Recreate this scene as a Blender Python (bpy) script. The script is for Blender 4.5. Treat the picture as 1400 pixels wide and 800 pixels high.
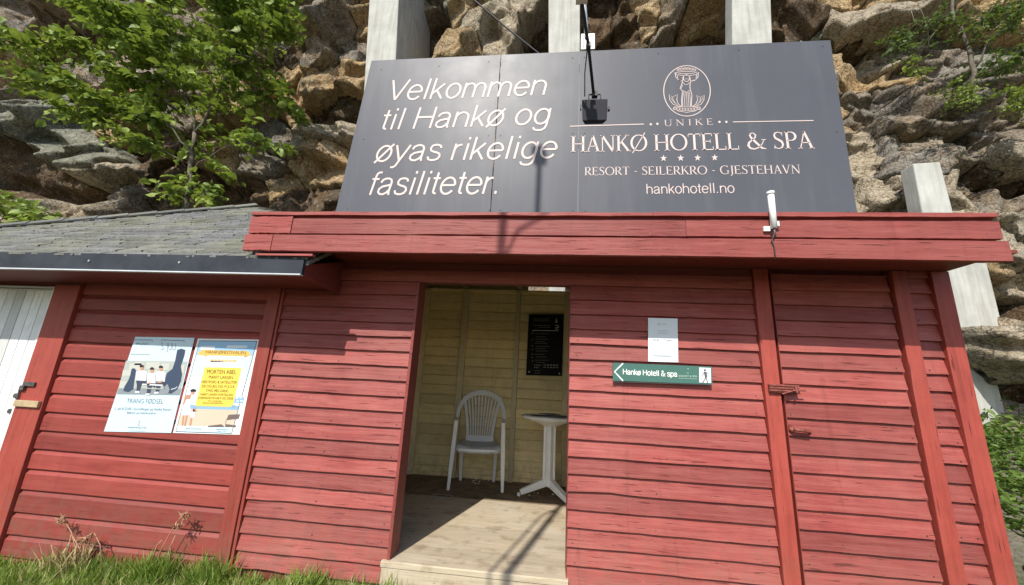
import bpy, math, random
import numpy as np
from mathutils import Vector, Matrix
random.seed(7); RNG = np.random.default_rng(7)
sc = bpy.context.scene
for o in list(bpy.data.objects): bpy.data.objects.remove(o)

# ------------------------------------------------------------------ camera
PITCH, ROLL, YAW, FPX = math.radians(13.5), math.radians(-2.92), math.radians(-6.4), 530.0
CAM = np.array([0.0, -2.57, 1.05])
def _rot():
    f = np.array([math.sin(YAW)*math.cos(PITCH), math.cos(YAW)*math.cos(PITCH), math.sin(PITCH)])
    r = np.array([math.cos(YAW), -math.sin(YAW), 0]); d = np.cross(f, r)
    c, s = math.cos(ROLL), math.sin(ROLL)
    return np.array([c*r+s*d, -s*r+c*d, f])
RM = _rot()
cam_d = bpy.data.cameras.new('camera'); cam = bpy.data.objects.new('camera', cam_d)
sc.collection.objects.link(cam); sc.camera = cam
cam_d.sensor_width = 36; cam_d.lens = FPX/1400*36; cam_d.clip_start = 0.02; cam_d.clip_end = 500
cam.matrix_world = Matrix(((RM[0][0], -RM[1][0], -RM[2][0], CAM[0]), (RM[0][1], -RM[1][1], -RM[2][1], CAM[1]),
                           (RM[0][2], -RM[1][2], -RM[2][2], CAM[2]), (0, 0, 0, 1)))
# ------------------------------------------------------------------ sky, sun, exposure
SUN = Vector((0.228, 1.0, -0.965)).normalized()
w = bpy.data.worlds.new('World'); sc.world = w; w.use_nodes = True
nt = w.node_tree; sky = nt.nodes.new('ShaderNodeTexSky'); sky.sky_type = 'NISHITA'; sky.sun_disc = False
sky.sun_elevation = math.radians(43.3); sky.sun_rotation = math.radians(192.8)
nt.links.new(sky.outputs[0], nt.nodes['Background'].inputs[0]); nt.nodes['Background'].inputs[1].default_value = 0.15
sd = bpy.data.lights.new('sun', 'SUN'); sd.energy = 4.5; sd.angle = math.radians(0.5); sd.color = (1.0, 0.95, 0.87)
so = bpy.data.objects.new('sun', sd); sc.collection.objects.link(so)
so.rotation_euler = SUN.to_track_quat('-Z', 'Y').to_euler(); so.location = (-3, -12, 14)
sc.view_settings.view_transform = 'Standard'; sc.view_settings.look = 'None'
sc.view_settings.exposure = 0.28; sc.view_settings.gamma = 1
sc.render.resolution_x = 1024; sc.render.resolution_y = 585

# ------------------------------------------------------------------ helpers
def at(px, py, Y=0.0):
    d = RM.T @ np.array([(px-700)/FPX, (py-400)/FPX, 1.0]); return CAM + d*((Y-CAM[1])/d[1])
def atz(px, py, Z=0.0):
    d = RM.T @ np.array([(px-700)/FPX, (py-400)/FPX, 1.0]); return CAM + d*((Z-CAM[2])/d[2])
def tag(o, label=None, cat=None, group=None, kind=None):
    if label: o['label'] = label
    if cat: o['category'] = cat
    if group: o['group'] = group
    if kind: o['kind'] = kind
    return o
def thing(name, label, cat, loc=(0, 0, 0), group=None, rz=0, kind=None):
    o = bpy.data.objects.new(name, None); sc.collection.objects.link(o); o.empty_display_size = .1
    o.location = loc; o.rotation_euler = (0, 0, rz)
    return tag(o, label, cat, group, kind)
def root_loc(p):
    l = np.zeros(3)
    while p is not None: l += np.array(p.location); p = p.parent
    return l
class MB:
    def __init__(s): s.v = []; s.f = []; s.m = []
    def add(s, vs, fs, m=0):
        b = len(s.v); s.v += [tuple(map(float, p)) for p in vs]; s.f += [tuple(b+i for i in q) for q in fs]; s.m += [m]*len(fs); return s
    def box(s, x0, x1, y0, y1, z0, z1, m=0):
        return s.add([(x0,y0,z0),(x1,y0,z0),(x1,y1,z0),(x0,y1,z0),(x0,y0,z1),(x1,y0,z1),(x1,y1,z1),(x0,y1,z1)],
                     [(0,3,2,1),(4,5,6,7),(0,1,5,4),(1,2,6,5),(2,3,7,6),(3,0,4,7)], m)
    def bar(s, a, b, w0, d0, w1=None, d1=None, up=(0, 1, 0), m=0):
        a = np.array(a, float); b = np.array(b, float); w1 = w0 if w1 is None else w1; d1 = d0 if d1 is None else d1
        t = (b-a)/np.linalg.norm(b-a); v = np.array(up, float); v = v-t*(v@t); v /= np.linalg.norm(v); u = np.cross(t, v)
        P = []
        for c, ww, dd in ((a, w0, d0), (b, w1, d1)):
            for su, sv in ((-1,-1),(1,-1),(1,1),(-1,1)): P.append(c+u*su*ww/2+v*sv*dd/2)
        return s.add(P, [(0,3,2,1),(4,5,6,7),(0,1,5,4),(1,2,6,5),(2,3,7,6),(3,0,4,7)], m)
    def tube(s, pts, r, n=8, m=0, cap=True):
        pts = [np.array(p, float) for p in pts]; rr = r if hasattr(r, '__len__') else [r]*len(pts)
        V = []; prev = None
        for i, p in enumerate(pts):
            t = pts[min(i+1, len(pts)-1)]-pts[max(i-1, 0)]; t /= (np.linalg.norm(t)+1e-9)
            if prev is None:
                a = np.array([0, 0, 1.]) if abs(t[2]) < .9 else np.array([1., 0, 0])
            else: a = prev
            u = a-t*(a@t); u /= np.linalg.norm(u); prev = u; v = np.cross(t, u)
            for k in range(n):
                g = 2*math.pi*k/n; V.append(p+(u*math.cos(g)+v*math.sin(g))*rr[i])
        F = []
        for i in range(len(pts)-1):
            for k in range(n):
                k2 = (k+1) % n; F.append((i*n+k, i*n+k2, (i+1)*n+k2, (i+1)*n+k))
        if cap: F.append(tuple(range(n-1, -1, -1))); F.append(tuple((len(pts)-1)*n+k for k in range(n)))
        return s.add(V, F, m)
    def disc(s, c, r, z0, z1, n=32, r2=None, m=0):
        r2 = r if r2 is None else r2; V = []
        for z, q in ((z0, r), (z1, r2)):
            for k in range(n): g = 2*math.pi*k/n; V.append((c[0]+q*math.cos(g), c[1]+q*math.sin(g), z))
        F = [(k, (k+1) % n, n+(k+1) % n, n+k) for k in range(n)]+[tuple(range(n-1, -1, -1)), tuple(range(n, 2*n))]
        return s.add(V, F, m)
    def prism(s, poly, axis, a, b, m=0):
        # poly in the two other axes, extruded along axis ('x','y','z') from a to b
        V = []
        for c in (a, b):
            for p in poly:
                V.append({'x': (c, p[0], p[1]), 'y': (p[0], c, p[1]), 'z': (p[0], p[1], c)}[axis])
        n = len(poly)
        F = [(k, (k+1) % n, n+(k+1) % n, n+k) for k in range(n)]+[tuple(range(n-1, -1, -1)), tuple(range(n, 2*n))]
        return s.add(V, F, m)
    def ribbon(s, pts, w, Y, m=0):
        # flat stroke in an XZ plane at depth Y; pts (x,z); w width or list
        pts = [np.array(p, float) for p in pts]; n = len(pts); ww = w if hasattr(w, '__len__') else [w]*n
        V = []
        for i in range(n):
            t = pts[min(i+1, n-1)]-pts[max(i-1, 0)]; t /= (np.linalg.norm(t)+1e-12); q = np.array([-t[1], t[0]])
            for sg in (1, -1): e = pts[i]+q*sg*ww[i]/2; V.append((e[0], Y, e[1]))
        return s.add(V, [(2*i, 2*i+1, 2*i+3, 2*i+2) for i in range(n-1)], m)
    def poly(s, pts, Y, m=0):
        return s.add([(p[0], Y, p[1]) for p in pts], [tuple(range(len(pts)))], m)
    def build(s, name, mats, parent=None, smooth=False, bevel=0):
        me = bpy.data.meshes.new(name); off = root_loc(parent)
        me.from_pydata([(a-off[0], b-off[1], c-off[2]) for a, b, c in s.v], [], s.f)
        for mt in (mats if isinstance(mats, (list, tuple)) else [mats]): me.materials.append(mt)
        if any(s.m): me.polygons.foreach_set('material_index', s.m)
        if smooth: me.polygons.foreach_set('use_smooth', [True]*len(s.f))
        me.update(); o = bpy.data.objects.new(name, me); sc.collection.objects.link(o); o.parent = parent
        if bevel:
            b = o.modifiers.new('bevel', 'BEVEL'); b.width = bevel; b.segments = 2; b.limit_method = 'ANGLE'
        return o
def box(name, mat, parent, *a, bevel=0): return MB().box(*a).build(name, mat, parent, bevel=bevel)

# ------------------------------------------------------------------ materials
def new_mat(name, rough=.6, spec=.3):
    m = bpy.data.materials.new(name); m.use_nodes = True; b = m.node_tree.nodes['Principled BSDF']
    b.inputs['Roughness'].default_value = rough; b.inputs['Specular IOR Level'].default_value = spec
    return m, m.node_tree, b
def N(t, k, **kw):
    n = t.nodes.new(k)
    for a, v in kw.items(): setattr(n, a, v)
    return n
def coords(t, scale=(1, 1, 1), kind='Object', rot=(0, 0, 0)):
    c = N(t, 'ShaderNodeTexCoord'); mp = N(t, 'ShaderNodeMapping'); mp.inputs['Scale'].default_value = scale; mp.inputs['Rotation'].default_value = rot
    t.links.new(c.outputs[kind], mp.inputs[0]); return mp.outputs[0]
def noise(t, vec, scale, detail=5, rough=.6):
    n = N(t, 'ShaderNodeTexNoise'); n.inputs['Scale'].default_value = scale; n.inputs['Detail'].default_value = detail; n.inputs['Roughness'].default_value = rough
    t.links.new(vec, n.inputs['Vector']); return n.outputs['Fac']
def ramp(t, fac, stops):
    r = N(t, 'ShaderNodeValToRGB'); e = r.color_ramp.elements
    while len(e) < len(stops): e.new(.5)
    for i, (p, c) in enumerate(stops): e[i].position = p; e[i].color = (*c, 1) if len(c) == 3 else c
    t.links.new(fac, r.inputs[0]); return r.outputs[0]
def mix(t, fac, a, b, mode='MIX'):
    n = N(t, 'ShaderNodeMix', data_type='RGBA', blend_type=mode)
    for s, v in ((n.inputs[0], fac), (n.inputs[6], a), (n.inputs[7], b)):
        if isinstance(v, (int, float)): s.default_value = v
        elif isinstance(v, tuple): s.default_value = (*v, 1)
        else: t.links.new(v, s)
    return n.outputs[2]
def math_(t, op, a, b=None):
    n = N(t, 'ShaderNodeMath', operation=op)
    for s, v in zip(n.inputs, (a, b)):
        if v is None: continue
        if isinstance(v, (int, float)): s.default_value = v
        else: t.links.new(v, s)
    return n.outputs[0]
def bump(t, b, h, strength, dist):
    n = N(t, 'ShaderNodeBump'); n.inputs['Strength'].default_value = strength; n.inputs['Distance'].default_value = dist
    t.links.new(h, n.inputs['Height']); t.links.new(n.outputs[0], b.inputs['Normal'])
def G(v): return (v, v, v)
def plain(name, c, rough=.5, spec=.4, var=.12, sc_=8, bmp=0, metal=0):
    m, t, b = new_mat(name, rough, spec); v = coords(t)
    n = noise(t, v, sc_); lo = tuple(x*(1-var) for x in c); hi = tuple(min(1, x*(1+var)) for x in c)
    t.links.new(ramp(t, n, [(.3, lo), (.7, hi)]), b.inputs['Base Color']); b.inputs['Metallic'].default_value = metal
    if bmp: bump(t, b, noise(t, v, sc_*6), bmp, .01)
    return m
def paint_wood(name, base, faded, dark, axis, rough=.55, fade=.5, specks=.5, bmp=.35, dirt=.6):
    """painted sawn boards: grain along axis (0 x, 1 y, 2 z)"""
    m, t, b = new_mat(name, rough, .35)
    s = [22, 22, 22]; s[axis] = 1.1; g = coords(t, tuple(s)); v = coords(t)
    oi = N(t, 'ShaderNodeObjectInfo')
    ad = N(t, 'ShaderNodeVectorMath', operation='ADD'); sc2 = N(t, 'ShaderNodeVectorMath', operation='SCALE'); sc2.inputs['Scale'].default_value = 40
    cmb = N(t, 'ShaderNodeCombineXYZ'); [t.links.new(oi.outputs['Random'], cmb.inputs[i]) for i in range(3)]
    t.links.new(cmb.outputs[0], sc2.inputs[0]); t.links.new(g, ad.inputs[0]); t.links.new(sc2.outputs[0], ad.inputs[1]); g = ad.outputs[0]
    grain = noise(t, g, 2.2, 7, .68); big = noise(t, v, 1.7, 4, .6); mid = noise(t, v, 9, 4, .6)
    c = ramp(t, grain, [(.28, dark), (.46, base), (.75, faded)])
    f = ramp(t, big, [(.35, G(0)), (.7, G(1))]); f = math_(t, 'MULTIPLY', f, fade)
    c = mix(t, f, c, faded)
    c = mix(t, .35, c, ramp(t, mid, [(.3, tuple(x*.72 for x in base)), (.7, tuple(x*1.2 for x in base))]))
    # per board tone
    rr = ramp(t, oi.outputs['Random'], [(0, G(.72)), (.5, G(1)), (1, G(1.15))]); c = mix(t, 1.0, c, rr, 'MULTIPLY')
    # nail heads / knots / peeling specks
    sp = noise(t, coords(t, tuple(3 if i != axis else 1.2 for i in range(3))), 26, 2, .5)
    c = mix(t, math_(t, 'MULTIPLY', ramp(t, sp, [(.70, G(0)), (.76, G(1))]), specks), c, (.045, .018, .016))
    lt = noise(t, coords(t, (1, 1, 1)), 55, 3, .6)
    c = mix(t, math_(t, 'MULTIPLY', ramp(t, lt, [(.73, G(0)), (.78, G(1))]), .5), c, (.55, .38, .32))
    # cracks along the grain
    cr = noise(t, g, 4.6, 3, .5); c = mix(t, math_(t, 'MULTIPLY', ramp(t, cr, [(.29, G(1)), (.335, G(0))]), .75), c, tuple(x*.28 for x in base))
    sx_ = N(t, 'ShaderNodeSeparateXYZ'); t.links.new(v, sx_.inputs[0]); mr = N(t, 'ShaderNodeMapRange'); mr.inputs[1].default_value = .12; mr.inputs[2].default_value = .62; mr.inputs[3].default_value = 1; mr.inputs[4].default_value = 0
    t.links.new(sx_.outputs[2], mr.inputs[0]); ds = math_(t, 'MULTIPLY', mr.outputs[0], ramp(t, noise(t, v, 13, 6, .75), [(.40, G(0)), (.62, G(1))])); c = mix(t, math_(t, 'MULTIPLY', ds, dirt), c, (.17, .10, .07))
    dr_ = noise(t, coords(t, (14, 14, .9)), 1.3, 4, .6); c = mix(t, math_(t, 'MULTIPLY', ramp(t, dr_, [(.60, G(0)), (.74, G(1))]), .35), c, tuple(x*.45 for x in base))
    t.links.new(c, b.inputs['Base Color'])
    h = math_(t, 'ADD', grain, math_(t, 'MULTIPLY', ramp(t, cr, [(.28, G(0)), (.36, G(1))]), .7)); bump(t, b, h, bmp, .006)
    return m
RB, RF, RD = (.265, .046, .039), (.39, .132, .108), (.13, .022, .02)
M = {}
M['red_h'] = paint_wood('red_paint_horizontal', RB, RF, RD, 0, fade=.6, bmp=.6)
M['red_v'] = paint_wood('red_paint_vertical', (.30, .050, .036), (.36, .08, .06), (.18, .028, .022), 2, fade=.3)
M['red_l'] = paint_wood('red_paint_shed', (.255, .042, .033), (.33, .075, .06), (.16, .026, .022), 0, fade=.3, specks=.35, bmp=.2)
M['red_dark'] = paint_wood('red_soffit', (.20, .04, .033), (.25, .06, .05), (.12, .025, .02), 0, fade=.2)  # darker red; on door reveal and rake board it paints in their shade
M['white_door'] = paint_wood('white_paint', (.74, .75, .73), (.80, .80, .78), (.66, .67, .65), 2, fade=.2, specks=.2, bmp=.1)
M['yellow'] = paint_wood('yellow_paint', (.84, .69, .36), (.87, .74, .44), (.66, .50, .22), 0, fade=.35, specks=.35)
M['yellow_v'] = paint_wood('yellow_paint_stud', (.82, .70, .44), (.85, .75, .5), (.66, .53, .3), 2, fade=.3, specks=.4)
M['ceiling'] = paint_wood('raw_timber', (.33, .25, .15), (.40, .31, .2), (.2, .15, .09), 1, fade=.3)
def deck_mat():
    m, t, b = new_mat('weathered_deck', .8, .15); g = coords(t, (1.3, 26, 26)); v = coords(t)
    gr = noise(t, g, 2.5, 7, .7); big = noise(t, v, 2.3, 5, .65)
    c = ramp(t, gr, [(.25, (.28, .22, .15)), (.45, (.47, .385, .27)), (.75, (.58, .49, .36))])
    c = mix(t, math_(t, 'MULTIPLY', ramp(t, big, [(.45, G(0)), (.7, G(1))]), .55), c, (.55, .50, .41))
    st = noise(t, v, 7, 4, .6); c = mix(t, math_(t, 'MULTIPLY', ramp(t, st, [(.34, G(1)), (.48, G(0))]), .55), c, (.25, .19, .125))
    oi = N(t, 'ShaderNodeObjectInfo'); c = mix(t, 1, c, ramp(t, oi.outputs['Random'], [(0, G(.86)), (1, G(1.08))]), 'MULTIPLY')
    sp = noise(t, v, 38, 2); c = mix(t, ramp(t, sp, [(.72, G(0)), (.76, G(1))]), c, (.1, .07, .05))
    t.links.new(c, b.inputs['Base Color']); bump(t, b, gr, .4, .006); return m
M['deck'] = deck_mat()
def concrete():
    m, t, b = new_mat('concrete', .85, .2); v = coords(t); n = noise(t, v, 2.2, 6, .65); st = noise(t, coords(t, (9, 9, .7)), 1.6, 4)
    c = ramp(t, n, [(.3, (.36, .36, .33)), (.7, (.52, .52, .475))]); c = mix(t, math_(t, 'MULTIPLY', ramp(t, st, [(.45, G(0)), (.68, G(1))]), .5), c, (.25, .235, .20))
    wv = N(t, 'ShaderNodeTexWave', wave_type='BANDS', bands_direction='X'); wv.inputs['Scale'].default_value = 3.2; t.links.new(v, wv.inputs[0])
    t.links.new(c, b.inputs['Base Color']); bump(t, b, math_(t, 'ADD', math_(t, 'MULTIPLY', wv.outputs[1], .5), noise(t, v, 30)), .3, .01); return m
M['concrete'] = concrete()
def rock(name, a, b_, c_, lich, lamt):
    m, t, b = new_mat(name, .9, .15); v = coords(t); n1 = noise(t, v, 1.3, 6, .65); n2 = noise(t, v, 7, 7, .72); n3 = noise(t, v, 34, 4, .7)
    c = ramp(t, n2, [(.28, c_), (.5, a), (.72, b_)])
    c = mix(t, math_(t, 'MULTIPLY', ramp(t, n1, [(.4, G(0)), (.62, G(1))]), lamt), c, lich)
    sp = ramp(t, n3, [(.36, G(.35)), (.5, G(1)), (.66, G(1.4))]); c = mix(t, .9, c, sp, 'MULTIPLY')
    lc = noise(t, coords(t, (1, 1, 1), 'Object', (.4, .2, .9)), 11, 5, .75); c = mix(t, math_(t, 'MULTIPLY', ramp(t, lc, [(.58, G(0)), (.64, G(1))]), .55), c, (.46, .47, .40))
    dk = noise(t, coords(t, (1.6, 1.6, .55)), 3.1, 6, .7); c = mix(t, math_(t, 'MULTIPLY', ramp(t, dk, [(.57, G(0)), (.70, G(1))]), .45), c, tuple(x*.35 for x in c_))
    t.links.new(c, b.inputs['Base Color'])
    vo = N(t, 'ShaderNodeTexVoronoi', feature='DISTANCE_TO_EDGE'); vo.inputs['Scale'].default_value = 2.4
    wv = N(t, 'ShaderNodeVectorMath', operation='ADD'); nn = N(t, 'ShaderNodeTexNoise'); nn.inputs['Scale'].default_value = 3; t.links.new(v, nn.inputs[0])
    t.links.new(v, wv.inputs[0]); t.links.new(nn.outputs['Color'], wv.inputs[1]); t.links.new(wv.outputs[0], vo.inputs['Vector'])
    cr = ramp(t, vo.outputs['Distance'], [(0, G(0)), (.035, G(1))])
    c = mix(t, math_(t, 'MULTIPLY', math_(t, 'SUBTRACT', 1.0, cr), .55), c, tuple(x*.3 for x in c_)); t.links.new(c, b.inputs['Base Color'])
    h = math_(t, 'ADD', math_(t, 'MULTIPLY', n2, 1.6), math_(t, 'ADD', math_(t, 'MULTIPLY', n3, .45), math_(t, 'MULTIPLY', cr, .25)))
    bump(t, b, h, 1.0, .06); return m
M['rock_grey'] = rock('rock_grey', (.235, .212, .180), (.42, .385, .33), (.075, .066, .055), (.36, .25, .13), .5)
M['rock_ochre'] = rock('rock_ochre', (.44, .30, .15), (.62, .48, .29), (.18, .095, .04), (.36, .32, .24), .4)
M['rock_dark'] = rock('rock_dark', (.11, .082, .055), (.18, .135, .085), (.045, .034, .026), (.20, .11, .05), .5)  # dark brown; overhang and recess blocks get their shade painted in with it
M['rock_pale'] = rock('rock_pale', (.42, .345, .24), (.58, .50, .37), (.19, .14, .09), (.34, .33, .28), .4)
M['rock_lichen'] = rock('rock_lichen', (.26, .265, .21), (.40, .40, .33), (.11, .105, .08), (.24, .21, .15), .4)
def leaf_mat(name, a, b_, tr=.35, scale=3):
    m, t, b = new_mat(name, .5, .35); v = coords(t); n = noise(t, v, scale, 3, .6)
    n2 = noise(t, v, 17, 2, .5)
    c = ramp(t, math_(t, 'ADD', math_(t, 'MULTIPLY', n, .5), math_(t, 'MULTIPLY', n2, .5)), [(.35, a), (.62, b_)])
    t.links.new(c, b.inputs['Base Color']); tl = N(t, 'ShaderNodeBsdfTranslucent'); ms = N(t, 'ShaderNodeMixShader'); ms.inputs[0].default_value = tr
    t.links.new(mix(t, .5, c, (.25, .33, .03)), tl.inputs[0]); t.links.new(b.outputs[0], ms.inputs[1]); t.links.new(tl.outputs[0], ms.inputs[2])
    t.links.new(ms.outputs[0], t.nodes['Material Output'].inputs[0]); return m
M['leaf'] = leaf_mat('leaf', (.06, .12, .022), (.34, .43, .075))
M['leaf_weed'] = leaf_mat('leaf_weed', (.045, .095, .022), (.17, .26, .05))
M['leaf_dark'] = leaf_mat('leaf_dark', (.045, .085, .025), (.12, .18, .05))
M['grass'] = leaf_mat('grass', (.11, .20, .03), (.32, .42, .085), .35, 2.5)
M['bark'] = plain('bark', (.15, .13, .10), .9, .1, .4, 25, .5)
M['dry'] = plain('dry_stem', (.36, .21, .13), .8, .1, .3, 30)
M['straw'] = plain('straw', (.42, .34, .17), .8, .1, .3, 30)
def ground_mat():
    m, t, b = new_mat('ground_soil', .95, .1); v = coords(t); n = noise(t, v, 1.2, 5); n2 = noise(t, v, 25, 5, .7)
    c = ramp(t, n2, [(.3, (.07, .055, .035)), (.6, (.20, .18, .14))]); c = mix(t, ramp(t, n, [(.45, G(0)), (.6, G(1))]), c, (.06, .085, .03))
    t.links.new(c, b.inputs['Base Color']); bump(t, b, n2, .7, .03); return m
M['ground'] = ground_mat()
M['gravel'] = plain('gravel', (.27, .25, .22), .95, .1, .45, 45, .8)
def sign_mat():
    m, t, b = new_mat('anthracite_sign_sheet', .36, .26); v = coords(t); n = noise(t, v, 1.1, 4); n2 = noise(t, coords(t, (6, 6, .6)), 1.5, 5)
    c = ramp(t, n, [(.3, (.080, .083, .098)), (.7, (.090, .093, .108))]); c = mix(t, math_(t, 'MULTIPLY', ramp(t, n2, [(.5, G(0)), (.8, G(1))]), .25), c, (.19, .19, .20))
    t.links.new(c, b.inputs['Base Color']); t.links.new(ramp(t, noise(t, v, 5, 5), [(.3, G(.40)), (.7, G(.45))]), b.inputs['Roughness']); return m
M['sign'] = sign_mat()
M['lettering'] = plain('sign_lettering', (.64, .52, .485), .5, .3, .03)
M['metal_edge'] = plain('dark_sheet_metal', (.032, .036, .046), .7, .25, .35, 6, 0, .0)
M['drip'] = plain('pale_drip_edge', (.55, .58, .60), .4, .5, .1)
M['black'] = plain('black_plastic', (.018, .018, .022), .5, .4, .2)
M['lamp_glass'] = plain('lamp_housing', (.016, .016, .024), .6, .25, .2)
M['steel'] = plain('galvanised', (.45, .47, .48), .45, .5, .15, 20, 0, .6)
M['plastic'] = plain('white_plastic', (.88, .89, .88), .42, .45, .06, 6)
M['plastic_dirty'] = plain('white_plastic_dirty', (.55, .56, .55), .5, .4, .25, 14)
M['tube'] = plain('white_tube', (.82, .82, .80), .4, .4, .04)
M['brass'] = plain('dull_brass', (.50, .38, .22), .5, .5, .2, 20, 0, .2)
M['iron'] = plain('dark_iron', (.11, .10, .095), .5, .5, .4, 30, 0, .4)
M['red_metal'] = plain('red_painted_iron', (.22, .06, .045), .5, .4, .5, 60)
M['infoboard'] = plain('black_board', (.008, .008, .010), .6, .15, .2)
M['deck_rear'] = plain('darker_rear_deck', (.23, .175, .12), .9, .1, .35, 9, .3)  # darker brown tone for the deck boards towards the back
M['print_white'] = plain('print_white', (.7, .7, .68), .6, .2, .03)
M['print_grey'] = plain('print_grey', (.30, .30, .31), .6, .2, .03)
def shingle_mat():
    m, t, b = new_mat('mossy_shingle', .9, .15); v = coords(t); n = noise(t, v, 1.3, 5); n2 = noise(t, v, 45, 4, .7)
    c = ramp(t, n2, [(.3, (.085, .085, .085)), (.7, (.25, .25, .245))]); c = mix(t, math_(t, 'MULTIPLY', ramp(t, n, [(.42, G(0)), (.62, G(1))]), .6), c, (.19, .19, .125))
    oi = N(t, 'ShaderNodeObjectInfo'); c = mix(t, 1, c, ramp(t, oi.outputs['Random'], [(0, G(.75)), (1, G(1.15))]), 'MULTIPLY')
    t.links.new(c, b.inputs['Base Color']); bump(t, b, n2, .8, .01); return m
M['shingle'] = shingle_mat()
def flat(name, c, rough=.55):
    k = 'p_'+name
    if k not in M: M[k] = plain(k, c, rough, .3, .03)
    return M[k]

# ------------------------------------------------------------------ writing
_cap = {}
def text_polys(s):
    cu = bpy.data.curves.new('t', 'FONT'); cu.body = s; cu.resolution_u = 3; cu.size = 1; cu.offset = text_polys.off
    o = bpy.data.objects.new('t', cu); me = bpy.data.meshes.new_from_object(o)
    V = np.array([v.co[:2] for v in me.vertices]) if len(me.vertices) else np.zeros((0, 2)); F = [tuple(p.vertices) for p in me.polygons]
    bpy.data.objects.remove(o); bpy.data.curves.remove(cu); bpy.data.meshes.remove(me); return V, F
text_polys.off = 0
def put_text(mb, s, p0, p1, capx, Y, shear=0.0, m=0, off=0.0, ref='H'):
    """writes s between two baseline points (photo readings put on the plane at depth Y)"""
    text_polys.off = off
    V, F = text_polys(s)
    if (ref, off) not in _cap: _cap[(ref, off)] = text_polys(ref)[0][:, 1].max()
    a = at(*p0, Y); b = at(*p1, Y); ch = abs(at(p0[0], p0[1]-capx, Y)[2]-a[2])
    V = V.copy(); V[:, 1] *= ch/_cap[(ref, off)]; L = math.hypot(b[0]-a[0], b[2]-a[2])
    V[:, 0] -= V[:, 0].min(); V[:, 0] *= (L-shear*ch*.5)/V[:, 0].max(); V[:, 0] += V[:, 1]*shear
    sl = (b[2]-a[2])/(b[0]-a[0])
    mb.add([(a[0]+x, Y, a[2]+x*sl+y) for x, y in V], F, m)
def arc(cx, cy, rx, ry, a0, a1, t=.05, T=.115, n=14):
    P = []; W = []
    for i in range(n+1):
        g = math.radians(a0+(a1-a0)*i/n); P.append((cx+rx*math.cos(g), cy+ry*math.sin(g))); W.append(t+(T-t)*abs(math.cos(g))**1.5)
    return P, W
def _ser(x, y, w=.26): return ([(x-w/2, y), (x+w/2, y)], [.036, .036])
def _l(x0, y0, x1, y1, w): return ([(x0, y0), (x1, y1)], [w, w])
T_, t_ = .115, .05
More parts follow.
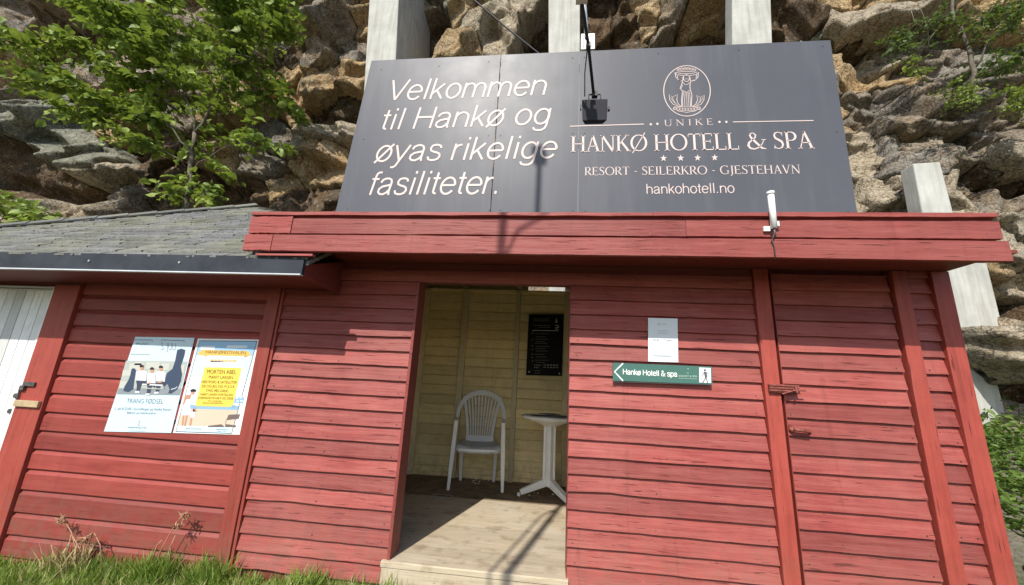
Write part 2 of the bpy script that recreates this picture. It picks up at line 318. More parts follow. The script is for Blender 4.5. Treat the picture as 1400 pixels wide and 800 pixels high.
def serif_glyphs():
    g = {}
    V = lambda x, w=T_: _l(x, 0, x, 1, w)
    S = _ser; y0, y1 = .018, .982
    g['H'] = (.84, [V(.14), V(.68), _l(.14, .5, .68, .5, t_), S(.14, y0), S(.14, y1), S(.68, y0), S(.68, y1)])
    g['A'] = (.76, [_l(.1, 0, .37, 1, t_), _l(.36, 1, .66, 0, T_), _l(.18, .34, .57, .34, t_), S(.1, y0, .22), S(.66, y0, .26)])
    g['N'] = (.86, [V(.13, t_), _l(.12, 1, .70, 0, T_), V(.70, t_), S(.10, y1, .18), S(.13, y0, .24), S(.70, y1, .24)])
    g['K'] = (.76, [V(.14), _l(.19, .45, .60, 1, t_), _l(.30, .58, .68, 0, T_), S(.14, y0), S(.14, y1), S(.60, y1, .22), S(.68, y0, .24)])
    g['O'] = (.92, [arc(.46, .5, .39, .48, 0, 360, n=28)])
    g['Ø'] = (.92, [arc(.46, .5, .39, .48, 0, 360, n=28), _l(.12, -.12, .80, 1.12, .05)])
    g['T'] = (.70, [V(.35), _l(.03, .97, .67, .97, .055), _l(.045, .99, .045, .82, .035), _l(.655, .99, .655, .82, .035), S(.35, y0)])
    g['E'] = (.66, [V(.14), _l(.03, .972, .56, .972, .055), _l(.14, .52, .46, .52, .045), _l(.03, .028, .60, .028, .055), _l(.55, 1, .55, .82, .035), _l(.46, .62, .46, .42, .035), _l(.60, 0, .59, .2, .035)])
    g['L'] = (.64, [V(.14), _l(.03, .028, .58, .028, .055), _l(.58, 0, .57, .22, .035), S(.14, y1)])
    g['S'] = (.58, [([(.49, .80), (.44, .93), (.30, .985), (.15, .93), (.10, .77), (.16, .62), (.30, .53), (.44, .42), (.49, .26), (.43, .09), (.27, .015), (.12, .07), (.07, .22)],
                    [.035, .05, .05, .07, .09, .11, .12, .12, .10, .07, .05, .05, .035]), _l(.495, .98, .49, .76, .03), _l(.065, .02, .07, .24, .03)])
    g['P'] = (.64, [V(.14), _l(.03, .975, .33, .975, .05), arc(.32, .73, .24, .245, 90, -90), _l(.14, .485, .33, .485, .05), S(.14, y0)])
    g['R'] = (.72, [V(.14), _l(.03, .975, .33, .975, .05), arc(.32, .73, .22, .245, 90, -90), _l(.14, .485, .33, .485, .05), _l(.32, .49, .64, .02, T_), S(.14, y0), S(.67, y0, .16)])
    g['I'] = (.34, [V(.17), S(.17, y0), S(.17, y1)])
    g['J'] = (.38, [_l(.22, 1, .22, .05, T_), ([(.22, .06), (.17, -.12), (.03, -.2)], [T_, .07, .03]), S(.22, y1)])
    g['U'] = (.82, [_l(.15, 1, .15, .32, T_), arc(.41, .32, .26, .31, 180, 360, .05, .09), _l(.67, 1, .67, .32, t_), S(.15, y1), S(.67, y1, .24)])
    g['G'] = (.88, [arc(.46, .5, .39, .48, 48, 318, n=22), _l(.74, .05, .74, .42, .1), S(.74, .42, .24), _l(.73, .98, .73, .78, .035)])
    g['V'] = (.76, [_l(.09, 1, .38, 0, T_), _l(.38, 0, .65, 1, t_), S(.09, y1, .24), S(.65, y1, .22)])
    g['-'] = (.40, [_l(.08, .42, .32, .42, .07)])
    g['&'] = (.98, [([(.90, .55), (.78, .30), (.60, .10), (.38, .01), (.18, .06), (.09, .22), (.14, .40), (.30, .54), (.46, .68), (.50, .83), (.40, .96), (.27, .95), (.21, .82), (.28, .66), (.50, .38), (.76, .06), (.96, .02)],
                    [.04, .04, .06, .07, .1, .12, .1, .06, .06, .08, .05, .05, .08, .11, .12, .10, .04]), S(.88, .56, .22)])
    g[' '] = (.34, [])
    return g
SG = serif_glyphs()
def put_serif(mb, s, p0, p1, capx, Y, track=0.0, m=0):
    a = at(*p0, Y); b = at(*p1, Y); ch = abs(at(p0[0], p0[1]-capx, Y)[2]-a[2]); tot = sum(SG[c][0]+track for c in s)-track
    L = b[0]-a[0]; sx = L/tot; sl = (b[2]-a[2])/L; x = 0
    for c in s:
        adv, st = SG[c]
        for P, W in st: mb.ribbon([(a[0]+(x+p[0])*sx, a[2]+(x+p[0])*sx*sl+p[1]*ch) for p in P], [q*ch for q in W], Y, m)
        x += adv+track
def sans_glyphs():
    g = {}; L = lambda *p: list(p)
    def el(cx, cy, rx, ry, a0, a1, n=20): return [(cx+rx*math.cos(math.radians(a0+(a1-a0)*i/n)), cy+ry*math.sin(math.radians(a0+(a1-a0)*i/n))) for i in range(n+1)]
    X_ = .72; o = el(.39, .36, .315, .345, 0, 360, 28); ov = .045
    arch = lambda x0, x1: ([(x0, 0), (x0, X_-ov)], el((x0+x1)/2, .43, (x1-x0)/2, .25, 168, 0, 12)+[(x1, 0)])
    g['V'] = (.90, [L((.03, 1), (.45, .02)), L((.45, .02), (.87, 1))]); g['H'] = (.99, [L((.12, 0), (.12, 1)), L((.87, 0), (.87, 1)), L((.12, .53), (.87, .53))])
    g['e'] = (.77, [el(.39, .36, .315, .345, 5, 325, 24), L((.08, .38), (.70, .38))]); g['l'] = (.31, [L((.155, 0), (.155, 1))])
    g['k'] = (.68, [L((.10, 0), (.10, 1)), L((.12, .25), (.58, .72)), L((.29, .42), (.63, 0))]); g['o'] = (.78, [o]); g['ø'] = (.80, [o, L((.07, -.06), (.71, .78))])
    a1, b1 = arch(.10, .66); g['n'] = (.77, [L((.10, 0), (.10, X_)), b1]); g['h'] = (.77, [L((.10, 0), (.10, 1)), b1])
    _, m1 = arch(.10, .58); _, m2 = arch(.58, 1.06); g['m'] = (1.16, [L((.10, 0), (.10, X_)), m1, m2])
    g['t'] = (.39, [L((.19, .93), (.19, .15)), el(.30, .15, .11, .11, 180, 290, 6), L((.02, .68), (.36, .68))])
    g['i'] = (.31, [L((.155, 0), (.155, X_)), L((.155, .89), (.155, 1.0))]); g['r'] = (.46, [L((.10, 0), (.10, X_)), el(.34, .42, .24, .25, 175, 78, 8)])
    g['a'] = (.77, [[(.09, .52), (.14, .63), (.26, .69), (.41, .70), (.54, .65), (.60, .55), (.60, .12), (.63, .03), (.67, .0)], [(.60, .42), (.42, .39), (.22, .35), (.09, .25), (.09, .12), (.20, .03), (.36, .02), (.50, .09), (.60, .22)]])
    g['g'] = (.78, [el(.38, .36, .30, .34, 0, 360, 26), [(.66, X_), (.66, -.05), (.62, -.18), (.50, -.26), (.34, -.27), (.18, -.23), (.11, -.13)]])
    g['p'] = (.78, [el(.40, .36, .30, .34, 0, 360, 26), L((.10, X_), (.10, -.28))]); g['y'] = (.70, [L((.03, X_), (.36, .02)), [(.67, X_), (.36, .02), (.27, -.20), (.17, -.27), (.06, -.26)]])
    g['s'] = (.68, [[(.58, .55), (.53, .65), (.42, .69), (.29, .70), (.16, .66), (.11, .56), (.14, .45), (.28, .39), (.45, .35), (.58, .29), (.62, .18), (.56, .07), (.42, .02), (.28, .015), (.14, .06), (.08, .18)]])
    g['f'] = (.38, [[(.16, 0), (.16, .82), (.19, .92), (.28, .97), (.40, .96)], L((.01, .68), (.36, .68))]); g['.'] = (.38, [L((.17, 0), (.17, .12))]); g[' '] = (.36, [])
    g['&'] = (.93, [SG['&'][1][0][0]]); return g
SA = sans_glyphs()
def put_sans(mb, s, p0, p1, capx, Y, shear=0.0, m=0, wt=.084, track=.035):
    a = at(*p0, Y); b = at(*p1, Y); ch = abs(at(p0[0], p0[1]-capx, Y)[2]-a[2]); tot = sum(SA[c][0]+track for c in s)-track
    L = b[0]-a[0]; sx = L/tot; sl = (b[2]-a[2])/L; x = 0; i = 0
    for c in s:
        adv, st = SA[c]
        for P in st: mb.ribbon([(a[0]+(x+p[0])*sx+p[1]*ch*shear, a[2]+(x+p[0])*sx*sl+p[1]*ch) for p in P], wt*ch, Y-i*2e-5, m); i += 1
        x += adv+track
def pxr(mb, pts, wpx, Y, m=0):
    q = [at(*p, Y) for p in pts]; k = abs(at(pts[0][0]+1, pts[0][1], Y)[0]-q[0][0]); mb.ribbon([(p[0], p[2]) for p in q], wpx*k, Y, m)
def pxp(mb, pts, Y, m=0):
    mb.poly([(p[0], p[2]) for p in (at(*q, Y) for q in pts)], Y, m)

# ================================================================== GROUND
def vnoise(x, z, s=0):
    xi = np.floor(x).astype(np.int64); zi = np.floor(z).astype(np.int64); fx = x-xi; fz = z-zi
    fx = fx*fx*(3-2*fx); fz = fz*fz*(3-2*fz)
    def h(a, b):
        n = (a*374761393+b*668265263+s*1274126177) & 0xffffffff; n = ((n ^ (n >> 13))*1274126177) & 0xffffffff
        return ((n ^ (n >> 16)) & 0xffff)/65535.0
    return (h(xi, zi)*(1-fx)+h(xi+1, zi)*fx)*(1-fz)+(h(xi, zi+1)*(1-fx)+h(xi+1, zi+1)*fx)*fz
def fbm(x, z, o=5, s=0, g=.5):
    r = 0; a = 1; t = 0
    for i in range(o): r = r+a*vnoise(x*2**i+17*i, z*2**i+31*i, s+i); t += a; a *= g
    return r/t-.5
def np_mesh(name, V, F, mat, parent=None, smooth=True, tri=False):
    me = bpy.data.meshes.new(name); n = F.shape[1]; me.vertices.add(len(V)); me.vertices.foreach_set('co', np.ascontiguousarray(V, np.float32).ravel())
    me.loops.add(F.size); me.loops.foreach_set('vertex_index', F.astype(np.int32).ravel()); me.polygons.add(len(F))
    me.polygons.foreach_set('loop_start', np.arange(0, F.size, n, dtype=np.int32)); me.polygons.foreach_set('loop_total', np.full(len(F), n, np.int32))
    if smooth: me.polygons.foreach_set('use_smooth', np.ones(len(F), bool))
    me.materials.append(mat); me.update(calc_edges=True); o = bpy.data.objects.new(name, me); sc.collection.objects.link(o); o.parent = parent; return o
def ground_z(x, y):
    z = -.29+.02*fbm(x*1.5, y*1.5, 3, 5)+.085*np.clip((x+3.6)/2.2, 0, 1)*np.clip((y+1.6)/1.2, 0, 1)
    bank = np.clip((x-2.35)/.8, 0, 1)*np.clip((y+.1)/3.2, 0, 1)*1.15
    return z+bank
xs = np.unique(np.concatenate([np.linspace(-80, -14, 12), np.linspace(-14, 14, 141), np.linspace(14, 80, 12)]))
ys = np.unique(np.concatenate([np.linspace(-90, -8, 14), np.linspace(-8, 6, 81), np.linspace(6, 60, 8)]))
gx, gy = np.meshgrid(xs, ys, indexing='ij'); gz = ground_z(gx, gy)
V = np.stack([gx, gy, gz], -1).reshape(-1, 3); nx_, ny_ = gx.shape
i, j = np.meshgrid(np.arange(nx_-1), np.arange(ny_-1), indexing='ij'); b0 = (i*ny_+j).ravel()
tag(np_mesh('ground', V, np.stack([b0, b0+ny_, b0+ny_+1, b0+1], 1), M['ground']), 'soil and short turf in front of the red sheds', kind='structure')

# ================================================================== CLIFF
# each entry: (sites in photo readings on the rock face, protrusion, slope x, slope z, rock tone; D_ also paints in overhang shade)
G_, O_, D_, P_, L_ = 'rock_grey', 'rock_ochre', 'rock_dark', 'rock_pale', 'rock_lichen'
CELLS = [
 ([(30,25),(90,30),(140,22)], -.45, 0, .9, D_), ([(70,-12),(140,-15)], .35, 0, -.5, G_), ([(20,88)], .10, .1, -.6, G_), ([(85,75)], .1, 0, -.5, G_), ([(160,60),(190,75)], .05, 0, -.4, G_),
 ([(30,155),(45,140),(20,180)], .65, .1, -.75, L_), ([(90,205),(75,190)], .45, .1, -.65, L_), ([(120,215),(105,222)], .38, .2, -.5, L_),
 ([(15,230),(50,240)], -.25, 0, .7, D_), ([(85,250),(110,258)], -.15, 0, .6, D_), ([(25,270)], -.1, 0, .4, D_), ([(133,232)], .35, .1, -.6, P_), ([(150,255),(175,275)], .30, .2, -.5, G_),
 ([(80,285),(110,282),(140,290)], .55, 0, -.8, P_), ([(50,300)], .3, 0, -.3, G_), ([(200,290)], .1, 0, -.2, G_),
 ([(150,165),(180,140)], .1, 0, -.3, O_), ([(190,210),(170,190)], 0, .1, -.2, D_), ([(220,250),(205,270)], -.1, 0, 0, D_), ([(260,260)], -.2, 0, .1, D_),
 ([(230,130),(215,100)], .0, 0, -.3, G_), ([(280,90)], .05, 0, -.2, O_), ([(250,60)], 0, 0, -.3, G_), ([(240,10)], .2, 0, -.4, G_),
 ([(330,135),(310,140),(350,140)], .35, 0, -.55, O_), ([(300,185),(320,200)], .2, 0, -.3, O_), ([(340,70)], -.1, .2, .2, D_), ([(360,30)], .1, 0, -.2, G_),
 ([(380,85),(375,110)], .25, .2, 0, O_), ([(392,62)], .15, .1, 0, D_), ([(388,118)], .1, .2, .1, O_),
 ([(430,40),(445,20),(420,70)], .45, -.05, .12, G_), ([(450,100),(430,115),(475,110)], .52, 0, -.1, O_), ([(480,60)], .4, .1, .1, G_), ([(495,20)], .1, 0, 0, O_),
 ([(430,148),(465,145)], -.35, 0, .5, D_), ([(440,185),(465,180),(415,180)], .4, 0, -.6, P_), ([(405,165)], .1, 0, .1, O_), ([(420,225)], .25, 0, -.25, O_), ([(455,230)], .3, 0, -.2, O_),
 ([(380,180)], .15, 0, -.3, G_), ([(350,215),(340,200)], .15, 0, -.3, G_), ([(370,250)], .1, 0, -.2, O_), ([(400,270)], .15, 0, -.1, D_), ([(330,260)], -.05, 0, 0, D_), ([(440,270)], .2, 0, -.2, D_),
 ([(560,20),(575,60)], -1.0, 0, 0, D_), ([(603,30)], -.9, 0, 0, D_), ([(632,25),(630,60)], .8, 0, 0, O_), ([(690,45),(685,15),(650,40)], .8, .1, .05, P_), ([(715,12)], .75, .1, .0, P_), ([(735,45),(742,25)], -.35, .3, .2, D_),
 ([(830,40),(820,10)], -.1, .1, .15, D_), ([(870,15),(880,50)], .0, 0, .2, D_), ([(900,10)], .15, 0, .1, O_), ([(930,40),(925,10)], .0, 0, .1, G_), ([(965,12)], .25, 0, 0, O_), ([(980,45)], -.1, 0, .2, D_),
 ([(1080,20),(1095,5)], .25, .1, .35, D_), ([(1085,45)], -.4, 0, .4, D_), ([(1130,30),(1140,60)], .35, -.2, -.1, L_), ([(1145,100),(1150,130)], .3, -.15, -.05, G_), ([(1175,80),(1180,40)], .2, .1, 0, O_),
 ([(1160,165),(1168,140)], .15, .1, .1, O_), ([(1185,230),(1175,200),(1190,270)], .35, 0, -.2, P_), ([(1160,270)], .3, 0, -.1, P_),
 ([(1215,5),(1240,2)], .75, 0, -.4, P_), ([(1212,45),(1228,60)], -.5, 0, .5, D_), ([(1240,50)], .2, 0, -.5, P_), ([(1225,85),(1250,78)], .25, 0, -.7, O_),
 ([(1195,128),(1192,150)], .35, -.2, .1, G_), ([(1240,110)], .45, 0, -.55, G_), ([(1250,150),(1270,130),(1230,180)], .70, .05, -.25, G_), ([(1300,155),(1330,140),(1290,180)], .65, .05, -.35, G_),
 ([(1222,235),(1235,215)], .55, -.1, -.15, G_), ([(1225,275),(1240,280)], .70, 0, .0, P_), ([(1275,205)], .40, 0, -.1, P_), ([(1298,192)], -.25, 0, .3, D_), ([(1310,215),(1318,245)], .2, 0, 0, G_),
 ([(1365,190),(1340,190)], .55, 0, -.4, G_), ([(1350,165)], .45, 0, -.4, G_), ([(1385,165)], .5, 0, -.4, G_), ([(1380,235),(1355,225)], .75, 0, -.3, P_), ([(1340,240)], .2, 0, .3, D_), ([(1345,268),(1370,272)], .60, 0, -.3, G_), ([(1375,255)], -.2, 0, .3, D_),
 ([(1395,290)], .6, 0, -.1, G_), ([(1375,320),(1385,345)], .75, 0, -.05, P_), ([(1350,350)], .6, 0, -.1, P_), ([(1345,400)], .3, 0, .3, O_), ([(1385,395)], .4, 0, .5, P_), ([(1360,420),(1390,425)], -.25, 0, .4, D_),
 ([(1340,480),(1370,485),(1400,460)], .85, 0, -.9, P_), ([(1365,535),(1390,530)], .05, 0, .7, D_), ([(1355,575),(1390,572)], .95, 0, -.9, P_), ([(1370,620)], .7, 0, -.4, G_), ([(1350,650)], .6, 0, 0, G_),
 ([(1300,60),(1320,80)], .2, 0, -.5, G_), ([(1270,40)], .1, 0, -.4, G_), ([(1350,50)], .1, 0, -.5, G_), ([(1385,40)], .0, 0, -.4, L_), ([(1385,100),(1400,110)], .25, 0, -.5, G_), ([(1345,105)], .2, 0, -.5, G_), ([(1300,105)], .35, 0, -.6, G_),
 ([(600,150)], .0, 0, 0, D_), ([(700,150)], .1, 0, 0, O_), ([(800,150)], 0, 0, 0, G_), ([(900,150)], .1, 0, 0, D_), ([(1000,150)], 0, 0, 0, O_), ([(560,250)], .0, 0, 0, D_), ([(750,250)], .1, 0, 0, G_), ([(950,260)], .1, 0, 0, O_), ([(1080,200)], .1, 0, 0, O_),
]
def base_y(x, z):
    b = 3.75+.07*np.clip(z-2, 0, 20)+.10*np.clip(-x-5, 0, 20)*.0
    b = b-.35*np.clip((x-2.5)/2.5, 0, 1)*np.clip((6-z)/4, 0, 1)+.10*np.clip(z-4.5, 0, 20)*np.clip((x-3.5)/2, 0, 1)
    return b
cells = []
for sites, p, ax, az, k in CELLS:
    W = [at(a, b, 3.7)[[0, 2]] for a, b in sites]; cells.append((W, p, ax, az, k))
placed = np.array([s for c in cells for s in c[0]])
for _ in range(4000):
    s = np.array([RNG.uniform(-17, 13), RNG.uniform(-2, 13.5)])
    if np.min(np.hypot(*(placed-s).T)) > 1.25:
        placed = np.vstack([placed, s]); cells.append(([s], RNG.uniform(-.1, .45), RNG.uniform(-.15, .15), RNG.uniform(-.5, .1), [G_, O_, L_, D_, G_][RNG.integers(5)]))
ST = .030
cx = np.arange(-16.5, 12.5, ST); cz = np.arange(-1.2, 13.0, ST); X, Z = np.meshgrid(cx, cz, indexing='ij')
wx = X+.55*fbm(X*.9, Z*.9, 4, 11)+.16*fbm(X*4, Z*4, 3, 12); wz = Z+.55*fbm(X*.9, Z*.9, 4, 13)+.16*fbm(X*4, Z*4, 3, 14)
D1 = np.full(X.shape, 1e9); D2 = D1.copy(); ID = np.zeros(X.shape, np.int32)
for ci, c in enumerate(cells):
    d = np.full(X.shape, 1e9)
    for s in c[0]: d = np.minimum(d, np.hypot(wx-s[0], (wz-s[1])*1.12))
    nearer = d < D1; D2 = np.where(nearer, D1, np.minimum(D2, d)); ID = np.where(nearer, ci, ID); D1 = np.where(nearer, d, D1)
edge = D2-D1
prot = np.zeros(X.shape)
for ci, c in enumerate(cells):
    mk = ID == ci; ctr = np.mean(c[0], 0); prot[mk] = c[1]*.85+c[2]*(X[mk]-ctr[0])+c[3]*(Z[mk]-ctr[1])
prot = np.clip(prot, -1.0, 1.4)
ridg = 1-2*np.abs(fbm(X*1.5+3, Z*1.5, 5, 41, .55))
def facets(x, z, s, seed, tilt):
    x = x/s; z = z/s; xi = np.floor(x).astype(np.int64); zi = np.floor(z).astype(np.int64); best = np.full(x.shape, 1e9); out = np.zeros(x.shape)
    def h(a, b, k):
        n = (a*374761393+b*668265263+(seed+k)*1274126177) & 0xffffffff; n = ((n ^ (n >> 13))*1274126177) & 0xffffffff
        return ((n ^ (n >> 16)) & 0xffff)/65535.0
    for dx in (-1, 0, 1):
        for dz in (-1, 0, 1):
            a, b = xi+dx, zi+dz; px, pz = a+h(a, b, 0), b+h(a, b, 1); ex, ez = x-px, z-pz; d = ex*ex+ez*ez*1.6
            v = ((h(a, b, 2)-.5)*2*ex+((h(a, b, 3)-.5)*2-.25)*ez)*tilt*s+(h(a, b, 4)-.5)*s*tilt*.28
            k = d < best; best = np.where(k, d, best); out = np.where(k, v, out)
    return out
fxw = X+.14*fbm(X*2, Z*2, 3, 71); fzw = Z+.14*fbm(X*2, Z*2, 3, 72)
lay = fbm((X*.5+Z*.9)*1.2, (Z*1.0-X*.35)*5, 4, 51)
qx = np.floor(fbm(X*2.3, Z*2.3, 3, 61)*14)/14; prot += .12*qx
def blur(a, n):
    for _ in range(n):
        p_ = np.pad(a, 1, mode='edge'); a = (p_[:-2, 1:-1]+p_[2:, 1:-1]+p_[1:-1, :-2]+p_[1:-1, 2:]+2*p_[1:-1, 1:-1])/6
    return a
smooth = blur(prot, 3)+.16*fbm(X*1.1, Z*1.1, 3, 21, .5)
big = blur(facets(fxw, fzw, 1.15, 5, .52)+facets(fxw+3, fzw+7, .62, 8, .42), 3)
gx_, gz_ = np.gradient(blur(smooth+big, 2), ST); att = 1/(1+(gx_**2+gz_**2)*3.0)
prot = smooth+big+att*(.035*fbm(X*6, Z*6, 4, 31, .6)+blur(facets(fxw+5, fzw, .31, 6, .38), 2))
rnd = np.clip(edge/.05, 0, 1); prot -= .10*(1-rnd)
pk = (X > 4.98) & (X < 5.75) & (Z < 4.6) & (Z > 2.02); prot = np.where(pk, np.minimum(prot, base_y(X, Z)-3.08), prot)
YY = base_y(X, Z)-prot
P3 = np.stack([X, YY, Z], -1); nX, nZ = X.shape
cliff = thing('cliff', 'weathered grey and ochre rock cliff rising behind the sheds and sign', None, (0, 3.8, 0), kind='structure')
bk = P3[::6, ::6].copy(); bk[..., 1] = base_y(bk[..., 0], bk[..., 2])+.75; bk -= np.array([0, 3.8, 0]); a_, b_ = bk.shape[:2]
i, j = np.meshgrid(np.arange(a_-1), np.arange(b_-1), indexing='ij'); b0 = (i*b_+j).ravel()
np_mesh('bedrock', bk.reshape(-1, 3), np.stack([b0, b0+b_, b0+b_+1, b0+1], 1), M['rock_dark'], cliff)
for ci, c in enumerate(cells):
    m0 = ID == ci
    if m0.sum() < 30: continue
    def dil(m):
        r = m.copy(); r[1:] |= m[:-1]; r[:-1] |= m[1:]; r[:, 1:] |= m[:, :-1]; r[:, :-1] |= m[:, 1:]; return r
    m1 = dil(m0); m2 = dil(m1); Pc = P3.copy() if False else None
    ii, jj = np.where(m2); i0, i1, j0, j1 = ii.min(), ii.max()+1, jj.min(), jj.max()+1
    sub = P3[i0:i1, j0:j1].copy(); s0 = m0[i0:i1, j0:j1]; s1 = m1[i0:i1, j0:j1]; s2 = m2[i0:i1, j0:j1]
    # rim: fold back into the joint
    ctr = np.mean(c[0], 0)
    own = c[1]+c[2]*(sub[..., 0]-ctr[0])+c[3]*(sub[..., 2]-ctr[1])
    yo = base_y(sub[..., 0], sub[..., 2])-np.clip(own, -.9, 1.4)+.2
    r1 = s1 & ~s0; r2 = s2 & ~s1
    sub[..., 1] = np.where(r1, np.maximum(yo, sub[..., 1])+.12, sub[..., 1]); sub[..., 1] = np.where(r2, np.maximum(yo, sub[..., 1])+.7, sub[..., 1])
    idx = -np.ones(s2.shape, np.int64); vv = np.where(s2); idx[vv] = np.arange(len(vv[0]))
    q = s2[:-1, :-1] & s2[1:, :-1] & s2[1:, 1:] & s2[:-1, 1:]; qi, qj = np.where(q)
    F = np.stack([idx[qi, qj], idx[qi+1, qj], idx[qi+1, qj+1], idx[qi, qj+1]], 1)
    np_mesh('rock_block', sub[vv]-np.array([0, 3.8, 0]), F, M[c[4]], cliff)

# ================================================================== CONCRETE BUTTRESSES
def buttress(pts, yf, depth, label):
    # front face quad (TL, TR, BR, BL) as x,z pairs at depth yf
    t = thing('concrete_buttress', label, 'buttress', (pts[3][0], yf, 0), 'concrete buttresses against the cliff')
    mb = MB(); V = [(x, yf+dy, z) for dy in (0, depth) for x, z in pts]
    mb.add(V, [(0, 3, 2, 1), (4, 5, 6, 7), (0, 1, 5, 4), (1, 2, 6, 5), (2, 3, 7, 6), (3, 0, 4, 7)])
    mb.build('shaft', M['concrete'], t, bevel=.015)
    return t
def colpts(tl, tr, br, bl, Y, zt, zb):
    L = [at(*p, Y) for p in (tl, tr, br, bl)]
    def ext(a, b, z): k = (z-a[2])/(b[2]-a[2]); return (a[0]+(b[0]-a[0])*k, z)
    return [ext(L[3], L[0], zt), ext(L[2], L[1], zt), ext(L[1], L[2], zb), ext(L[0], L[3], zb)]
b1 = colpts((505, 0), (545, 0), (541, 80), (500, 82), 3.0, 11.5, -.3); buttress(b1, 3.0, 1.9, 'concrete buttress left of the sign, its side face in shade')
b2 = colpts((750, 0), (793, 0), (793, 70), (750, 70), 3.0, 11.5, -.3); buttress(b2, 3.0, .5, 'concrete buttress behind the middle of the sign, with a metal junction box')
b3 = colpts((1001, 0), (1054, 0), (1056, 58), (1001, 58), 3.0, 11.5, -.3); buttress(b3, 3.0, .28, 'concrete buttress rising behind the right half of the sign')
p = [at(1240, 231, 2.9), at(1285, 228, 2.9), at(1350, 460, 2.9), at(1318, 470, 2.9)]
xs_ = (p[0][0], p[1][0])
t = buttress([(xs_[0]+.05, 4.38), (xs_[1]-.03, 4.40), (xs_[1]+.07, -.3), (xs_[0]-.05, -.3)], 2.85, .22, 'short concrete buttress right of the sign among boulders')
bq = MB(); bq.box(xs_[1]+.11, xs_[1]+.42, 3.02, 3.4, 1.9, 3.45); bq.build('pad', M['concrete'], t, bevel=.02)
j = at(802, 60, 2.95); t = thing('junction_box', 'small galvanised plate box on the middle buttress above the sign', 'junction box', (j[0], 2.93, j[2]))
MB().box(j[0]-.10, j[0]+.13, 2.86, 2.98, j[2]-.2, j[2]+.12).build('box_body', M['steel'], t, bevel=.006)
mb = MB()
for dx in (-.06, .01, .08): mb.box(j[0]+dx-.008, j[0]+dx+.008, 2.85, 2.86, j[2]-.15, j[2]+.08)
mb.build('slot', M['iron'], t)
mb = MB(); mb.tube([at(797, -60, 2.85), at(799, 0, 2.85), at(802, 52, 2.85)], .035, 8); t = thing('conduit_pipe', 'grey conduit running down beside the middle buttress to its box', 'pipe', at(802, 52, 2.85)); mb.build('pipe', M['steel'], t)
pts = [at(640, -20, 2.7), at(648, 0, 2.7), at(690, 36, 2.75), at(735, 72, 2.8), at(760, 96, 2.85)]
o = MB().tube(pts, .016, 6).build('overhead_cable', M['black'], None, True); tag(o, 'thin black cable slanting down the rock behind the sign', 'cable')

# ================================================================== LEFT SHED
shed = thing('shed', 'red wooden shed at left with a white door and a mossy shingle roof', 'shed', (-4.0, 0, -.29))
XL, XR = -6.6, -2.055
EY, EZ = -.44, 1.745
ap = at(350, 283, 1.5); RS = (ap[2]-EZ)/(1.5-EY)       # roof pitch
def roof_hit(px, py):
    d = RM.T @ np.array([(px-700)/FPX, (py-400)/FPX, 1.0])   # plane z = EZ + RS*(y-EY)
    k = (EZ+RS*(CAM[1]-EY)-CAM[2])/(d[2]-RS*d[1]); return CAM+d*k
def siding(x0, x1, z0, z1, seed):
    rg = random.Random(seed); n = 14; mb = MB(); xs2 = [x0+(x1-x0)*k/n for k in range(n+1)]
    w = 0; Wb = []
    amp = .0007 if rg.random() < .85 else .003
    for k in range(n+1): w = w*.6+rg.uniform(-amp, amp); Wb.append(w)
    prof = [(z1, -.001), (z1-.004, -.003), (z1-.026, -.019), (z0+.004, -.020), (z0, -.017), (z0, 0)]
    V = []
    for k, x in enumerate(xs2):
        for q, (z, y) in enumerate(prof): V.append((x, y, z+(Wb[k] if q in (3, 4, 5) else 0)))
    m = len(prof); F = [(k*m+q, k*m+q+1, (k+1)*m+q+1, (k+1)*m+q) for k in range(n) for q in range(m-1)]
    F += [tuple(range(m)), tuple(n*m+q for q in range(m-1, -1, -1))]
    return mb.add(V, F)
lev = [1.562, 1.447, 1.324, 1.203, 1.084, .957, .83, .70, .574, .451, .322, .19, .05, -.085, -.212, -.34]
lev = [1.81, 1.685]+lev
for k in range(len(lev)-1):
    siding(-3.60, XR+.005, lev[k+1]+.004, lev[k]-.002, 100+k).build('siding_board', M['red_l'], shed)
    siding(XL, -4.86, lev[k+1]+.004, lev[k]-.002, 300+k).build('siding_board', M['red_l'], shed)
box('header_board', M['red_l'], shed, -4.86, -3.6, -.028, 0, 1.635, 1.81)
box('door_frame', M['red_v'], shed, -3.825, -3.605, -.045, 0, -.3, 1.633, bevel=.003)
box('door_frame', M['red_v'], shed, -4.86, -4.66, -.045, 0, -.3, 1.633, bevel=.003)
box('corner_board', M['red_v'], shed, -2.052, -1.958, -.042, .1, -.3, 1.80, bevel=.003)
door = box('door', M['white_door'], shed, -4.655, -3.83, -.012, .0, -.24, 1.60); door['label'] = 'white boarded door'
for k in range(9):
    x = -4.60+.083*k; box('door_board', M['white_door'], door, x+.0025, x+.0805, -.022, -.0125, -.24, 1.588, bevel=.003)
box('door_stile', M['white_door'], door, -3.862, -3.832, -.030, -.0125, -.24, 1.60, bevel=.002)
box('door_rail', M['drip'], door, -4.655, -3.832, -.036, -.0125, 1.604, 1.618)
def pbox(name, mat, par, px0, py0, px1, py1, y0, y1, bevel=.002):
    a = at(px0, py0, y0); b = at(px1, py1, y0); return box(name, mat, par, min(a[0], b[0]), max(a[0], b[0]), y0, y1, min(a[2], b[2]), max(a[2], b[2]), bevel=bevel)
hs = at(38, 525, -.06); mb = MB(); mb.box(hs[0]-.045, hs[0]+.05, -.060, -.046, hs[2]-.016, hs[2]+.014); mb.box(hs[0]-.055, hs[0]-.02, -.066, -.03, hs[2]-.045, hs[2]-.012); mb.tube([(hs[0]-.06, -.055, hs[2]-.03), (hs[0]-.055, -.055, hs[2]-.12)], .006, 6); mb.build('hasp', M['iron'], shed, bevel=.002)
